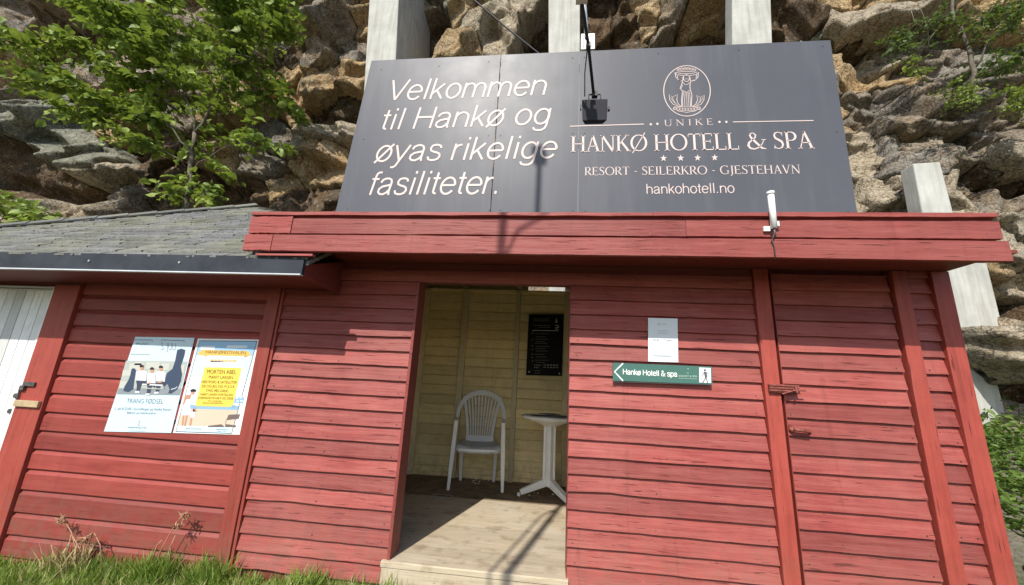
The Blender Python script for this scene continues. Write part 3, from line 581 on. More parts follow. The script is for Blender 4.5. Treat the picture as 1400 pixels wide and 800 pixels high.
hs = at(36, 552, -.06); mb = MB(); mb.box(hs[0]-.10, hs[0]+.10, -.066, -.046, hs[2]-.022, hs[2]+.022); mb.build('wooden_turn_button', M['brass'], shed, bevel=.003)
for a in ((22.5, 541), (14.5, 562)):
    q = at(*a, -.025); mb = MB(); mb.tube([(q[0], -.02, q[2]), (q[0], -.034, q[2])], .017, 12); mb.build('lock_cylinder', M['iron'], shed)
# back, sides
box('back_wall', M['red_l'], shed, XL, XR, 2.9, 2.95, -.3, 1.9); box('side_wall', M['red_l'], shed, XL-.03, XL, 0, 2.95, -.3, 1.9); box('side_wall', M['red_l'], shed, XR+.006, XR+.05, .11, 2.95, -.3, 2.0)
MB().box(XL, XR, .0005, .03, -.3, 1.9).build('wall_sheathing', M['red_dark'], shed)
# roof
XE = -1.50
hl = roof_hit(0, 312); ap = roof_hit(350, 283); ar = roof_hit(386, 293)
sl = (hl[1]-ap[1])/(hl[0]-ap[0])
xl_e = ap[0]+(EY-ap[1])/sl                                # hip reaches the eave here
poly = [(xl_e, EY), (XE, EY), (XE, ap[1]+(ar[1]-ap[1])/(ar[0]-ap[0])*(XE-ap[0])), (ap[0], ap[1])]
rz_ = lambda y: EZ+RS*(y-EY)
mb = MB(); V = [(x, y, rz_(y)-.012) for x, y in poly]+[(x, y, rz_(y)-.04) for x, y in poly]
mb.add(V, [(0, 1, 2, 3), (7, 6, 5, 4), (0, 4, 5, 1), (1, 5, 6, 2), (2, 6, 7, 3), (3, 7, 4, 0)]); roof = mb.build('roof', M['shingle'], shed)
mb = MB(); bx = ap[0]; mb.add([(xl_e, EY, EZ-.02), (ap[0], ap[1], ap[2]-.012), (xl_e-.3, 3.2, EZ), (XE-.3, 3.2, EZ), (XE, EY+.2, EZ+.1)], [(0, 1, 2), (1, 3, 2), (1, 4, 3)]); mb.build('rear_roof_slope', M['shingle'], shed)
# shingles
def clip_x(y):   # extents of the slope at depth y
    xl = ap[0]+(y-ap[1])/sl
    k = (poly[2][1]-ap[1])/(poly[2][0]-ap[0])
    xr = XE if y < poly[2][1] else (ap[0]+(y-ap[1])/k if abs(k) > 1e-6 else ap[0])
    return xl, xr
sh_n = 0; rowd = .108; cs = 1/math.sqrt(1+RS*RS); r = 0; y = EY-.02
rg = random.Random(3)
while y < max(ap[1], poly[2][1]):
    xl, xr = clip_x(max(y+rowd*cs*.5, EY)); xl = max(xl, -6.9); x = xl-rg.random()*.2
    while x < xr:
        w = rg.choice((.17, .20, .24)); a0 = max(x, xl); b0_ = min(x+w-.006, xr)
        if b0_-a0 > .03:
            h0 = .014+rg.random()*.005; y2 = y+(rowd+.03)*cs; mb = MB(); n = 4; V = []
            for k in range(n+1):
                xx = a0+(b0_-a0)*k/n; wv = rg.uniform(-.006, .006)
                V += [(xx, y+wv, rz_(y)+h0), (xx, y+wv, rz_(y)+h0-.012), (xx, y2, rz_(y2)+.003)]
            F = []
            for k in range(n): q = 3*k; F += [(q, q+3, q+5, q+2), (q, q+1, q+4, q+3)]
            F += [(0, 2, 1), (3*n, 3*n+1, 3*n+2)]
            mb.add(V, F); sh_n += 1
            if sh_n <= 300: mb.build('shingle', M['shingle'], roof)
            else:
                if sh_n == 301: rest = MB()
                rest.v, rest.f, rest.m = rest.v, rest.f, rest.m; rest.add(mb.v, mb.f)
        x += w
    y += rowd*cs; r += 1
if sh_n > 300: tag(rest.build('upper_shingles', M['shingle'], roof), kind='stuff')
# hip caps
def cap(a, b, n):
    a = np.array(a); b = np.array(b)
    for k in range(n):
        p0 = a+(b-a)*k/n; p1 = a+(b-a)*(k+1.15)/n; m_ = MB(); m_.bar(p0+[0, 0, .035], p1+[0, 0, .025], .2, .014, up=(0, -.55, .84)); m_.build('ridge_cap', M['shingle'], roof)
cap((ap[0], ap[1], ap[2]), (xl_e, EY, EZ), 14)
# eave
box('eave_fascia', M['metal_edge'], shed, xl_e, XE-.02, EY-.022, EY-.002, 1.642, 1.752)
box('drip_edge', M['drip'], shed, xl_e, XE-.022, EY-.030, EY-.002, 1.634, 1.6415)
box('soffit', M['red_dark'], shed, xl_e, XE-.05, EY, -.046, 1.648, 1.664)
mb = MB(); mb.prism([(EY+.005, 1.645), (EY+.005, 1.71), (-.03, 1.86), (-.03, 1.62)], 'x', XE-.045, XE-.02); mb.build('rake_board', M['red_dark'], shed)
mb = MB(); mb.bar((XE-.33, EY-.025, 1.757), (XE+.045, EY-.03, 1.757), .03, .012, up=(0, 0, 1)); mb.build('fascia_trim', M['red_h'], shed)
for k in range(9):
    q = (XE-.10-.02*k+rg.uniform(-.01, .01), 1.70+rg.uniform(-.02, .02))
for x in (-3.9, -3.0, -2.35): o = MB().tube([(x, EY-.022, 1.70), (x, EY-.028, 1.70)], .007, 8).build('screw', M['steel'], shed)

# ================================================================== KIOSK
kiosk = thing('kiosk', 'red clapboard kiosk with an open doorway and a closed red door at right', 'kiosk', (0, 0, -.29))
LV = [1.725-.0976*k for k in range(0, 21)]        # clapboard bottoms
def clap(x0, x1, zb, zt, seed, ybase=0.0, thick=.023, jag=True):
    rg = random.Random(seed); n = max(4, int((x1-x0)/.08)); mb = MB(); V = []; w = 0
    big = rg.random() < .18; pos = rg.random(); amp = .0016
    te = rg.uniform(-.004, .004)
    for k in range(n+1):
        u = k/n; x = x0+(x1-x0)*u; w = w*.5+rg.uniform(-amp, amp)
        e = w+te*(u-.5)*2*.5
        if big and jag: e += .008*math.exp(-((u-pos)*9)**2)*(1 if seed % 2 else -1)
        y1 = ybase-thick+rg.uniform(-.0012, .0012)
        V += [(x, ybase-.002, zt+.010), (x, y1, zb+e+.002), (x, y1+.003, zb+e), (x, ybase, zb+e)]
    F = [(k*4+q, k*4+q+1, k*4+q+5, k*4+q+4) for k in range(n) for q in range(3)]+[(0, 1, 2, 3), (n*4+3, n*4+2, n*4+1, n*4)]
    return mb.add(V, F)
DX0, DX1 = -.957, .108
for k in range(1, 20):
    zb, zt = LV[k], LV[k-1]
    if zb > -.2: clap(-1.935, DX0, zb, zt, 1000+k).build('clapboard', M['red_h'], kiosk)
    clap(DX1, 1.264, zb, zt, 1100+k).build('clapboard', M['red_h'], kiosk)
for k in range(-1, 20):
    zb, zt = 1.725-.0976*k, 1.725-.0976*(k-1)
    clap(2.166, 2.296, zb, zt, 1200+k, jag=False).build('clapboard', M['red_h'], kiosk)
# door on the right
dr = box('door', M['red_dark'], kiosk, 1.376, 2.066, .0, .02, -.2, 1.845); dr['label'] = 'closed red boarded door'
for k in range(-1, 20):
    zb = 1.729-.098*k; zt = zb+.098 if k > -1 else 1.845
    clap(1.380, 2.064, zb, min(zt, 1.832) if k == -1 else zt, 1300+k, ybase=-.001, jag=False).build('door_board', M['red_h'], dr)
box('door_edge', M['red_v'], dr, 1.3755, 1.3795, -.03, .0, -.2, 1.84)
box('door_jamb', M['red_v'], kiosk, 1.268, 1.356, -.040, 0, -.25, 1.862, bevel=.003)
box('door_jamb', M['red_v'], kiosk, 2.078, 2.163, -.040, 0, -.25, 1.862, bevel=.003)
box('corner_board', M['red_v'], kiosk, 2.298, 2.398, -.040, .06, -.25, 1.862, bevel=.003)
box('corner_strip', M['red_v'], kiosk, -1.955, -1.937, -.030, 0, -.25, 1.80)
mb = MB(); a = at(1051, 531, -.05); mb.box(a[0], a[0]+.165, -.062, -.041, a[2]-.022, a[2]+.026)
for dz in (-.012, .003, .018): mb.box(a[0]-.004, a[0]+.13, -.068, -.062, a[2]+dz-.003, a[2]+dz+.003)
mb.tube([(a[0]+.06, -.07, a[2]-.03), (a[0]+.13, -.075, a[2]-.005), (a[0]+.19, -.075, a[2]-.004)], .005, 6); mb.tube([(a[0]+.14, -.066, a[2]+.02), (a[0]+.14, -.08, a[2]-.02)], .006, 6)
o = mb.build('slide_latch', M['red_metal'], dr, bevel=.0015)
a = at(1088, 588, -.05); mb = MB(); mb.tube([(a[0]-.01, -.012, a[2]), (a[0]-.01, -.045, a[2])], [.022, .012], 10); mb.tube([(a[0]-.01, -.05, a[2]+.002), (a[0]+.03, -.052, a[2]+.001), (a[0]+.075, -.05, a[2]-.004), (a[0]+.078, -.04, a[2]-.018)], [.010, .010, .011, .008], 8)
mb.build('handle', M['red_metal'], dr, True)
mb = MB(); rg = random.Random(99)
for k in range(0, 20):
    for x in (-1.90, -1.45, -1.0, .15, .62, 1.225, 1.41, 2.03, 2.19, 2.27):
        zc = 1.725-.0976*k+.022+rg.uniform(-.006, .006); xx = x+rg.uniform(-.012, .012)
        if rg.random() < .4: mb.tube([(xx, -.019, zc), (xx, -.0245, zc)], rg.uniform(.0022, .0036), 6)
tag(mb.build('nail', M['iron'], kiosk), kind='stuff')
# frieze, soffit, fascia
box('frieze_board', M['red_h'], kiosk, -1.90, 1.262, -.026, 0, 1.7265, 1.812, bevel=.003)
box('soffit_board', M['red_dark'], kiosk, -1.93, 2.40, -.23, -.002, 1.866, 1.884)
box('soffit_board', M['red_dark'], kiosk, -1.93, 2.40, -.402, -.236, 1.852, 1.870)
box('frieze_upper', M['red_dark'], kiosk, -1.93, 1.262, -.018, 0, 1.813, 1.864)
FL, FR = -1.935, at(1382, 352, -.45)[0]
def fboard(name, x0, x1, z0, z1, y, th, seed, zl=0, zr=0):
    rg = random.Random(seed); n = 40; mb = MB(); V = []; w = 0; u_ = 0
    for k in range(n+1):
        u = k/n; x = x0+(x1-x0)*u; w = w*.7+rg.uniform(-.0016, .0016); u_ = u_*.7+rg.uniform(-.0016, .0016)
        V += [(x, y+th, z1+u_), (x, y, z1+u_-.002), (x, y, z0+w+.002), (x, y+th, z0+w)]
    F = [(k*4+q, k*4+q+1, k*4+q+5, k*4+q+4) for k in range(n) for q in range(3)]+[(k*4+3, k*4, k*4+4, k*4+7) for k in range(n)]+[(3, 2, 1, 0), (n*4, n*4+1, n*4+2, n*4+3)]
    return mb.add(V, F).build(name, M['red_h'], kiosk)
c1 = at(400, 315, -.43)[0]; c2 = at(373, 340, -.43)[0]; c3 = at(1105, 310, -.43)[0]; c4 = at(937, 318, -.43)[0]
fboard('fascia_board', FL-.02, c2-.002, 1.793, 1.902, -.45, .025, 11); fboard('fascia_board', c2+.002, FR+.01, 1.793, 1.902, -.449, .025, 12)
fboard('fascia_board', FL-.01, c1-.003, 1.911, 2.025, -.445, .020, 13); fboard('fascia_board', c1+.003, c4-.001, 1.911, 2.012, -.444, .020, 14); fboard('fascia_board', c4+.001, FR-.005, 1.911, 2.014, -.4445, .020, 15)
fboard('cap_strip', FL-.01, .55, 2.032, 2.056, -.452, .03, 16); fboard('cap_strip', .552, FR-.012, 2.032, 2.058, -.452, .03, 17)
box('fascia_backing', M['red_dark'], kiosk, FL+.005, FR-.02, -.424, -.405, 1.80, 2.03)
# roof slab
mb = MB(); mb.prism([(-.42, 2.055), (2.4, 2.40), (2.4, 2.345), (-.42, 2.01)], 'x', FL, FR-.01); mb.build('roof', M['metal_edge'], kiosk)
mb = MB(); mb.prism([(-.40, 1.885), (0, 1.885), (0, 2.04), (-.40, 2.0)], 'x', FR-.04, FR-.015); mb.build('roof_end', M['red_dark'], kiosk)
rs = lambda y: 2.01+(y+.42)/2.82*.335
for x in (-1.62, -1.10, -.42, .16, .9, 1.6, 2.3):
    mb = MB(); mb.prism([(-.01+.02, rs(.01)-.10), (2.30, rs(2.3)-.085), (2.30, rs(2.3)-.004), (.01, rs(.01)-.004)], 'x', x-.024, x+.024); mb.build('rafter', M['ceiling'], kiosk)
# wall bodies
box('wall_frame', M['red_dark'], kiosk, -1.954, DX0-.0015, .001, .05, -.22, 2.0); box('wall_frame', M['red_dark'], kiosk, DX1+.0015, 1.372, .001, .05, -.22, 2.0); box('wall_frame', M['red_dark'], kiosk, 2.068, 2.39, .001, .05, -.22, 2.0)
box('wall_frame', M['red_dark'], kiosk, 1.374, 2.066, .022, .05, 1.85, 2.0); box('wall_frame', M['red_dark'], kiosk, 1.374, 2.066, .022, .05, -.22, 1.8)
box('lintel', M['red_dark'], kiosk, DX0, DX1, .001, .05, 1.728, 1.99)
box('door_reveal', M['red_dark'], kiosk, DX0-.001, DX0+.018, -.024, .115, .002, 1.724); box('door_reveal', M['red_dark'], kiosk, DX1-.003, DX1+.0005, -.02, .115, .002, 1.724)  # reveal's shade is put into its colour by the darker red
# right side wall + back
for k in range(-1, 22):
    zb = 1.725-.0976*k; mb = MB(); mb.box(2.391, 2.41, .062, 2.3, zb+.004, zb+.0976); mb.build('side_board', M['red_h'], kiosk)
box('partition', M['yellow'], kiosk, .98, 1.0, .05, 2.18, 0, 2.25)
# inner room
YB = 2.18
for k in range(-1, 20):
    zt = 2.171-.1145*k; zb = zt-.1145
    if zt > 2.2: zt = 2.2
    if zb < 0: zb = 0.0
    if zt-zb < .01: continue
    mb = MB(); mb.add([(-1.655, YB, zt-.002), (.98, YB, zt-.002), (.98, YB-.011, zt-.012), (-1.655, YB-.011, zt-.012), (-1.655, YB-.012, zb+.004), (.98, YB-.012, zb+.004), (-1.655, YB, zb+.001), (.98, YB, zb+.001)],
                      [(0, 3, 2, 1), (3, 4, 5, 2), (4, 6, 7, 5)]); mb.build('inner_board', M['yellow'], kiosk)
    mb = MB(); mb.add([(-1.655, .06, zt-.002), (-1.655, YB, zt-.002), (-1.643, YB, zt-.012), (-1.643, .06, zt-.012), (-1.643, .06, zb+.004), (-1.643, YB, zb+.004), (-1.655, .06, zb+.001), (-1.655, YB, zb+.001)],
                      [(0, 1, 2, 3), (3, 2, 5, 4), (4, 5, 7, 6)]); mb.build('inner_board', M['yellow'], kiosk)
box('back_wall', M['yellow'], kiosk, -1.70, 1.0, YB+.001, YB+.03, -.2, 2.2); box('inner_side_wall', M['yellow'], kiosk, -1.70, -1.656, .06, YB, -.2, 2.25)
box('blocking', M['yellow'], kiosk, -1.70, -.33, YB+.031, YB+.06, 2.15, rs(2.2)-.002)
box('back_wall', M['red_dark'], kiosk, 1.0, 2.39, YB+.001, YB+.03, -.2, 2.3)
for x, w_ in ((-1.61, .06), (-1.10, .07), (-.44, .055), (.16, .07), (.75, .06)):
    box('stud', M['yellow_v'], kiosk, x-w_/2, x+w_/2, YB-.075, YB-.013, .0, 2.19, bevel=.002)
box('top_plate', M['yellow'], kiosk, -1.64, .98, YB-.06, YB-.012, 2.192, 2.216)
box('base_rail', M['yellow'], kiosk, -1.64, .98, YB-.05, YB-.013, .004, .045, bevel=.003)
# deck
yy = -.045; k = 0; rg = random.Random(5)
while yy < YB:
    w_ = .142; xa, xb = (-.985, .118) if yy < 0 else (-1.65, .98)
    if yy < 0:
        mb = MB(); mb.prism([(yy, -.03), (yy, -.006), (yy+.007, 0), (yy+w_-.0035, 0), (yy+w_-.0035, -.03)], 'x', xa, xb)
        mb.build('deck_board', M['deck'], kiosk)
        for qx in ((-1.65, -.96), (.11, .98)): box('deck_board', M['deck'], kiosk, qx[0], qx[1], .051, yy+w_-.0035, -.03, -.0005)
    else: box('deck_board', M['deck'] if yy < 1.3 else M['deck_rear'], kiosk, xa, xb, yy, min(yy+w_-.003, YB), -.03+rg.uniform(-.001, 0), rg.uniform(-.0015, 0))
    yy += w_; k += 1
box('riser_board', M['deck'], kiosk, -.980, .116, -.040, -.015, -.175, -.034, bevel=.003); box('riser_board', M['deck'], kiosk, -.980, .116, -.038, -.015, -.33, -.179, bevel=.003)
box('joist', M['ceiling'], kiosk, -1.6, .95, .0, .05, -.3, -.032)

# things in the room -------------------------------------------------
ch = thing('plastic_chair', 'white slatted-back plastic garden armchair inside the doorway', 'chair', (-.77, 1.83, 0), rz=math.radians(8.4))
def cb(name, mb, smooth=False, mat='plastic', bev=.006):
    for i_, v_ in enumerate(mb.v): mb.v[i_] = (v_[0]-.77, v_[1]+1.83, v_[2])
    return mb.build(name, M[mat], ch, smooth, bev)
for s in (-1, 1):
    mb = MB(); mb.bar((s*.272, -.20, 0), (s*.258, -.17, .38), .030, .034, .046, .045); cb('leg', mb)
    mb = MB(); mb.bar((s*.258, -.17, .38), (s*.248, -.15, .655), .046, .045, .040, .040); cb('arm_post', mb)
    mb = MB(); mb.bar((s*.185, .235, 0), (s*.195, .165, .415), .032, .03, .05, .045); cb('leg', mb)
    mb = MB(); mb.bar((s*.248, -.185, .660), (s*.262, .02, .665), .045, .018, .052, .018, up=(0, 0, 1)); mb.bar((s*.262, .02, .665), (s*.262, .17, .668), .052, .018, .040, .02, up=(0, 0, 1)); cb('armrest', mb)
# seat with rolled front
mb = MB(); n = 10; m_ = 8; V = []
for i_ in range(n+1):
    u = i_/n; yl = -.235+.42*u
    for j_ in range(m_+1):
        q = j_/m_*2-1; x = q*(.225-.03*u); z = .425+.012*abs(q)**3*1.5-.018*(1-q*q)*math.sin(math.pi*min(1, u*1.1)) - (.06*max(0, (.12-u)/.12)**2)
        V.append((x, yl, z))
F = [(i_*(m_+1)+j_, i_*(m_+1)+j_+1, (i_+1)*(m_+1)+j_+1, (i_+1)*(m_+1)+j_) for i_ in range(n) for j_ in range(m_)]; mb.add(V, F)
o = cb('seat', mb, True, 'plastic_dirty', bev=0); sm = o.modifiers.new('solid', 'SOLIDIFY'); sm.thickness = .016
mb = MB(); mb.box(-.2, .2, -.225, -.205, .362, .40); cb('seat_apron', mb)
mb = MB(); mb.box(-.205, -.19, -.20, .17, .37, .41); mb.box(.19, .205, -.20, .17, .37, .41); cb('seat_apron', mb)
# back: hoop, two side ribs, fan of slats
def bk_y(z): return .165+.15*(z-.42)/.55
hoop = []
for k in range(21):
    g = math.pi*k/20; x = -.272*math.cos(g); z = .655+.30*math.sin(g)**.8; hoop.append((x, bk_y(z), z))
mb = MB()
for k in range(20):
    wd = .040+.022*math.sin(math.pi*(k+.5)/20); mb.bar(hoop[k], hoop[k+1], wd, .02)
cb('back_frame', mb, bev=.004)
def rib(x0, x1, w0, w1):
    mb = MB(); P = []
    for k in range(7):
        u = k/6; z = .47+.43*u; zt = .955-.35*abs(x1)**1.6*1.6; z = .455+(zt-.455)*u; x = x0+(x1-x0)*(u**1.5); P.append((x, bk_y(z), z))
    for k in range(6): mb.bar(P[k], P[k+1], w0+(w1-w0)*k/6, .014, w0+(w1-w0)*(k+1)/6, .014)
    return mb
for s in (-1, 1): cb('back_rib', rib(s*.135, s*.215, .030, .034), bev=.003)
for k in range(9):
    q = (k-4)/4; cb('back_slat', rib(q*.102, q*.170, .0105, .0165), bev=0)
mb = MB(); mb.bar((-.155, bk_y(.455), .455), (.155, bk_y(.455), .455), .065, .018, up=(0, 1, .1)); cb('back_rail', mb)
tb = thing('round_table', 'round white plastic pedestal table inside the doorway beside the chair', 'table', (-.01, 1.65, 0))
mb = MB(); mb.disc((-.01, 1.65), .285, .735, .752, 40, .300); mb.disc((-.01, 1.65), .300, .752, .765, 40, .296); mb.build('tabletop', M['plastic'], tb)
mb = MB(); mb.disc((-.01, 1.65), .06, .665, .7349, 24, .25); mb.build('tabletop_support', M['plastic'], tb)
mb = MB()
mb.box(-.072, .052, 1.632, 1.668, .10, .70); mb.box(-.028, .008, 1.588, 1.712, .10, .70); mb.tube([(-.01, 1.65, .1), (-.01, 1.65, .7)], .045, 16); mb.build('column', M['plastic'], tb, bevel=.006)
for g in (190, 311, 72):
    g = math.radians(g); c_, s_ = math.cos(g), math.sin(g); mb = MB(); a = np.array((-.01+c_*.03, 1.65+s_*.03, .135)); b = np.array((-.01+c_*.28, 1.65+s_*.28, .035))
    mb.bar(a, b, .055, .075, .055, .045, up=(0, 0, 1)); mb.bar(b-[0, 0, .02], b+np.array((c_*.03, s_*.03, -.02)), .055, .03, .05, .024, up=(0, 0, 1)); mb.build('foot', M['plastic'], tb, bevel=.005)
for k, (x, y, r_, c, lb) in enumerate([(-.10, 1.60, .3, (.06, .06, .07), 'dark leaflet lying at the left of the white table'), (.05, 1.58, -.4, (.10, .11, .13), 'grey magazine lying at the right of the white table'), (-.02, 1.72, .9, (.22, .23, .25), 'pale grey folded newspaper at the back of the white table')]):
    t = thing('magazine', lb, 'magazine', (x, y, .766+.006*k), rz=r_); mb = MB(); mb.box(x-.10, x+.10, y-.07, y+.07, .766+.006*k, .771+.006*k); mb.build('pages', flat('mag%d' % k, c), t)
t = thing('wire_loop', 'thin loop of pale wire lying on the deck left of the chair', 'wire', (-1.0, 1.34, 0))
mb = MB(); pts = []
for k in range(33):
    g = 2*math.pi*k/32; pts.append((-1.0+.095*math.cos(g), 1.36+.06*math.sin(g)*abs(math.sin(g))**.3, .004+.004*math.sin(3*g)))
mb.tube(pts, .0028, 5, cap=False); mb.build('wire', M['steel'], t)
mb = MB(); rg = random.Random(8)
for k in range(14):
    q = atz(rg.uniform(645, 668) if k < 9 else rg.uniform(688, 760), rg.uniform(656, 662) if k < 9 else rg.uniform(672, 680)); s = rg.uniform(.006, .014); mb.disc((q[0], min(q[1], 2.12)), s, .001, .006, 5, s*.6)
tag(mb.build('paint_flakes', M['plastic']), 'white paint flakes scattered on the deck under the chair', 'litter', kind='stuff')
# info board on the back wall
ib = thing('info_board', 'black information board on the yellow back wall', 'board', (-.1, YB-.03, 1.18)); yb = YB-.045
c4_ = [at(723, 430, yb), at(771, 430, yb), at(768, 514, yb), at(719, 513, yb)]
mb = MB(); V = [(p[0], yb, p[2]) for p in c4_]+[(p[0], YB-.014, p[2]) for p in c4_]; mb.add(V, [(3, 2, 1, 0), (4, 5, 6, 7), (0, 1, 5, 4), (1, 2, 6, 5), (2, 3, 7, 6), (3, 0, 4, 7)]); mb.build('panel', M['infoboard'], ib)
mb = MB(); yt = yb-.002; zi = lambda x, y: (710+x/8, 420+y/8)
pxr(mb, [zi(140, 255), zi(430, 258)], .9, yt)
for a, b, c in ((150, 130, 340), (150, 150, 330), (145, 200, 340), (215, 220, 340)): pxr(mb, [zi(a, b), zi(c, b)], .5, yt, 1)
for k, y in enumerate((290, 325, 350, 375, 395, 430, 455, 480, 515, 545, 580, 605)): pxr(mb, [zi(170+10*(k % 2), y), zi(330-(k*37) % 60, y)], .45, yt, 1)
for y in (283, 355, 425, 463, 515, 550, 590): pxr(mb, [zi(135, y), zi(150, y)], 1.1, yt, 1)
put_text(mb, '2 timer', zi(160, 638), zi(235, 640), 1.4, yt); put_text(mb, '+47 69 38 28 50', zi(255, 638), zi(425, 642), 1.6, yt); put_text(mb, 'Vakt', zi(160, 664), zi(215, 665), 1.4, yt); put_text(mb, '+47 69 38 28 00', zi(255, 664), zi(425, 668), 1.6, yt)
for y in (695, 722): pxr(mb, [zi(165, y), zi(230, y)], .45, yt, 1)
for a in ((108, 708), (438, 727)): pxp(mb, [zi(a[0]+10*math.cos(g), a[1]+10*math.sin(g)) for g in [i*math.pi/4 for i in range(8)][::-1]], yt)
pxr(mb, [zi(405, 120), zi(408, 165)], .8, yt); pxr(mb, [zi(390, 150), zi(396, 165), zi(410, 168), zi(418, 150)], .6, yt)
pxr(mb, [zi(390, 200), zi(430, 200), zi(432, 220), zi(395, 225), zi(398, 240), zi(425, 242)], 1.0, yt)
mb.build('print', [M['print_white'], M['print_grey']], ib)

# ================================================================== BIG SIGN
YS = .25
c = [at(*p, YS) for p in ((508, 83), (1135, 55), (1173, 297), (458, 293))]
sign = thing('hotel_sign', 'large dark grey welcome sign standing on the kiosk roof', 'sign', (.2, YS+.05, 2.1))
def lerp(a, b, k): return a+(b-a)*k
def edge_x(px, z):   # seam at photo column px read near the sign's bottom
    return at(px, 200, YS)[0]
TL, TR, BR, BL = c
def top_z(x): return TL[2]+(TR[2]-TL[2])*(x-TL[0])/(TR[0]-TL[0])
ZB = 2.19
exl = BL[0]+(BL[0]-TL[0])/(TL[2]-BL[2])*(BL[2]-ZB); exr = BR[0]+(BR[0]-TR[0])/(TR[2]-BR[2])*(BR[2]-ZB)*1
s1 = at(676.5, 200, YS)[0]; s2 = at(791, 200, YS)[0]
for i_, (a, b, ta, tb_) in enumerate(((exl, s1-.004, TL[0], s1-.004), (s1+.004, s2-.001, s1+.004, s2-.001), (s2+.001, exr, s2+.001, TR[0]))):
    mb = MB(); V = [(ta, YS, top_z(ta)), (tb_, YS, top_z(tb_)), (b, YS, ZB), (a, YS, ZB)]; V += [(x, YS+.006, z) for x, y, z in V]
    mb.add(V, [(3, 2, 1, 0), (4, 5, 6, 7), (0, 1, 5, 4), (1, 2, 6, 5), (2, 3, 7, 6), (3, 0, 4, 7)]); mb.build('sheet', M['sign'], sign)
mb = MB()
for x in (-1.5, -.5, .5, 1.5, 2.0): mb.box(x-.03, x+.03, YS+.04, YS+.10, 2.10, top_z(x)-.08)
for z in (2.3, 3.0, 3.75): mb.box(-1.70, 2.1, YS+.007, YS+.039, z-.03, z+.03)
mb.build('rear_frame', M['black'], sign)
for x in (-1.4, -.3, .9, 1.9): MB().bar((x, YS+.1, 3.5), (x, YS+1.2, 2.25), .04, .04).build('brace', M['steel'], sign)
LT = YS-.0025
mb = MB(); zs = lambda x, y: (450+x/2.6675, y/2.6675)
mb = MB(); put_sans(mb, 'Velkommen', zs(205, 367), zs(790, 346), 27.5, LT, .20); mb.build('welcome_lettering', M['lettering'], sign); mb = MB()
put_sans(mb, 'til Hankø og', zs(180, 474), zs(803, 452), 28.5, LT, .20); mb.build('welcome_lettering', M['lettering'], sign); mb = MB()
put_sans(mb, 'øyas rikelige', zs(160, 590), zs(826, 576), 30, LT, .20); mb.build('welcome_lettering', M['lettering'], sign); mb = MB()
put_sans(mb, 'fasiliteter.', zs(137, 711), zs(622, 707), 31.5, LT, .20)
mb.build('welcome_lettering', M['lettering'], sign)
mb = MB(); zl = lambda x, y: (760+x/3.076, 40+y/3.076)
put_serif(mb, 'HANKØ HOTELL & SPA', zl(62, 517), zl(1087, 501), 22, LT); mb.build('hotel_lettering', M['lettering'], sign); mb = MB(); put_serif(mb, 'RESORT - SEILERKRO - GJESTEHAVN', zl(120, 615), zl(1032, 607), 11.4, LT, .02); mb.build('hotel_lettering', M['lettering'], sign); mb = MB()
put_serif(mb, 'UNIKE', zl(455, 408), zl(663, 402), 8.6, LT, .32); mb.build('hotel_lettering', M['lettering'], sign); mb = MB(); put_sans(mb, 'hankohotell.no', zl(380, 692), zl(753, 688), 13.4, LT, wt=.085); mb.build('web_lettering', M['lettering'], sign); mb = MB()
pxr(mb, [zl(60, 408), zl(370, 399)], 1.3, LT); pxr(mb, [zl(744, 390), zl(1084, 384)], 1.3, LT); mb.build('rule_line', M['lettering'], sign); mb = MB()
for a, b in ((399, 400), (427, 398), (688, 390), (717, 390)): pxp(mb, [zl(a+5*math.cos(g), b+5*math.sin(g)) for g in [i*math.pi/5 for i in range(10)]], LT)
mb.build('dot', M['lettering'], sign)
for a, b in ((453, 543), (525, 542), (596, 541), (668, 540)):
    mb = MB(); pp = [zl(a+(15 if k % 2 == 0 else 6)*math.sin(k*math.pi/5), b-(15 if k % 2 == 0 else 6)*math.cos(k*math.pi/5)) for k in range(10)]
    for k in range(10): pxp(mb, [zl(a, b), pp[(k+1) % 10], pp[k]], LT)
    mb.build('star', M['lettering'], sign)
# oval crest
mb = MB(); ze = lambda x, y: (890+x/8, 80+y/8); E = lambda P, w_: pxr(mb, [ze(*p) for p in P], w_, LT)
def ov(cx, cy, rx, ry, w_, a0=0, a1=360, n=40): E([(cx+rx*math.cos(math.radians(a0+(a1-a0)*k/n)), cy+ry*math.sin(math.radians(a0+(a1-a0)*k/n))) for k in range(n+1)], w_)
ov(394, 355, 255, 276, 1.15)
ov(388, 165, 118, 22, .8); ov(388, 140, 105, 28, .8, 180, 360)
for k in range(6): ov(305+34*k, 125-12*math.sin(k/5*math.pi), 17, 15, .6, n=10)
E([(262, 150), (272, 205), (300, 235), (345, 255), (350, 200)], .9); E([(520, 150), (512, 210), (480, 240), (432, 258), (425, 200)], .9)
E([(290, 175), (292, 235), (345, 250)], .7); E([(498, 175), (492, 230), (440, 245)], .7)
ov(388, 215, 34, 38, .8, n=18); E([(366, 190), (388, 182), (410, 190)], .9); E([(300, 165), (470, 165)], .7); E([(360, 225), (416, 225)], .5)
E([(345, 255), (330, 300), (318, 330), (345, 360), (335, 440), (338, 530)], .9); E([(432, 258), (425, 300), (430, 340), (448, 400), (440, 530)], .9)
E([(350, 262), (372, 290), (400, 285), (425, 262)], .7); E([(345, 350), (390, 372), (430, 345)], .8); E([(345, 290), (325, 345)], .6)
for x0, x1 in ((358, 345), (375, 368), (390, 392), (405, 412), (420, 430)): E([(x0, 368), (x1, 450), (x1+4, 535)], .65)
E([(335, 530), (280, 515), (240, 500), (205, 450), (200, 395), (232, 425), (290, 395), (282, 450), (300, 500), (335, 530)], .8); E([(232, 425), (250, 470), (290, 510)], .6); E([(215, 430), (262, 490)], .5)
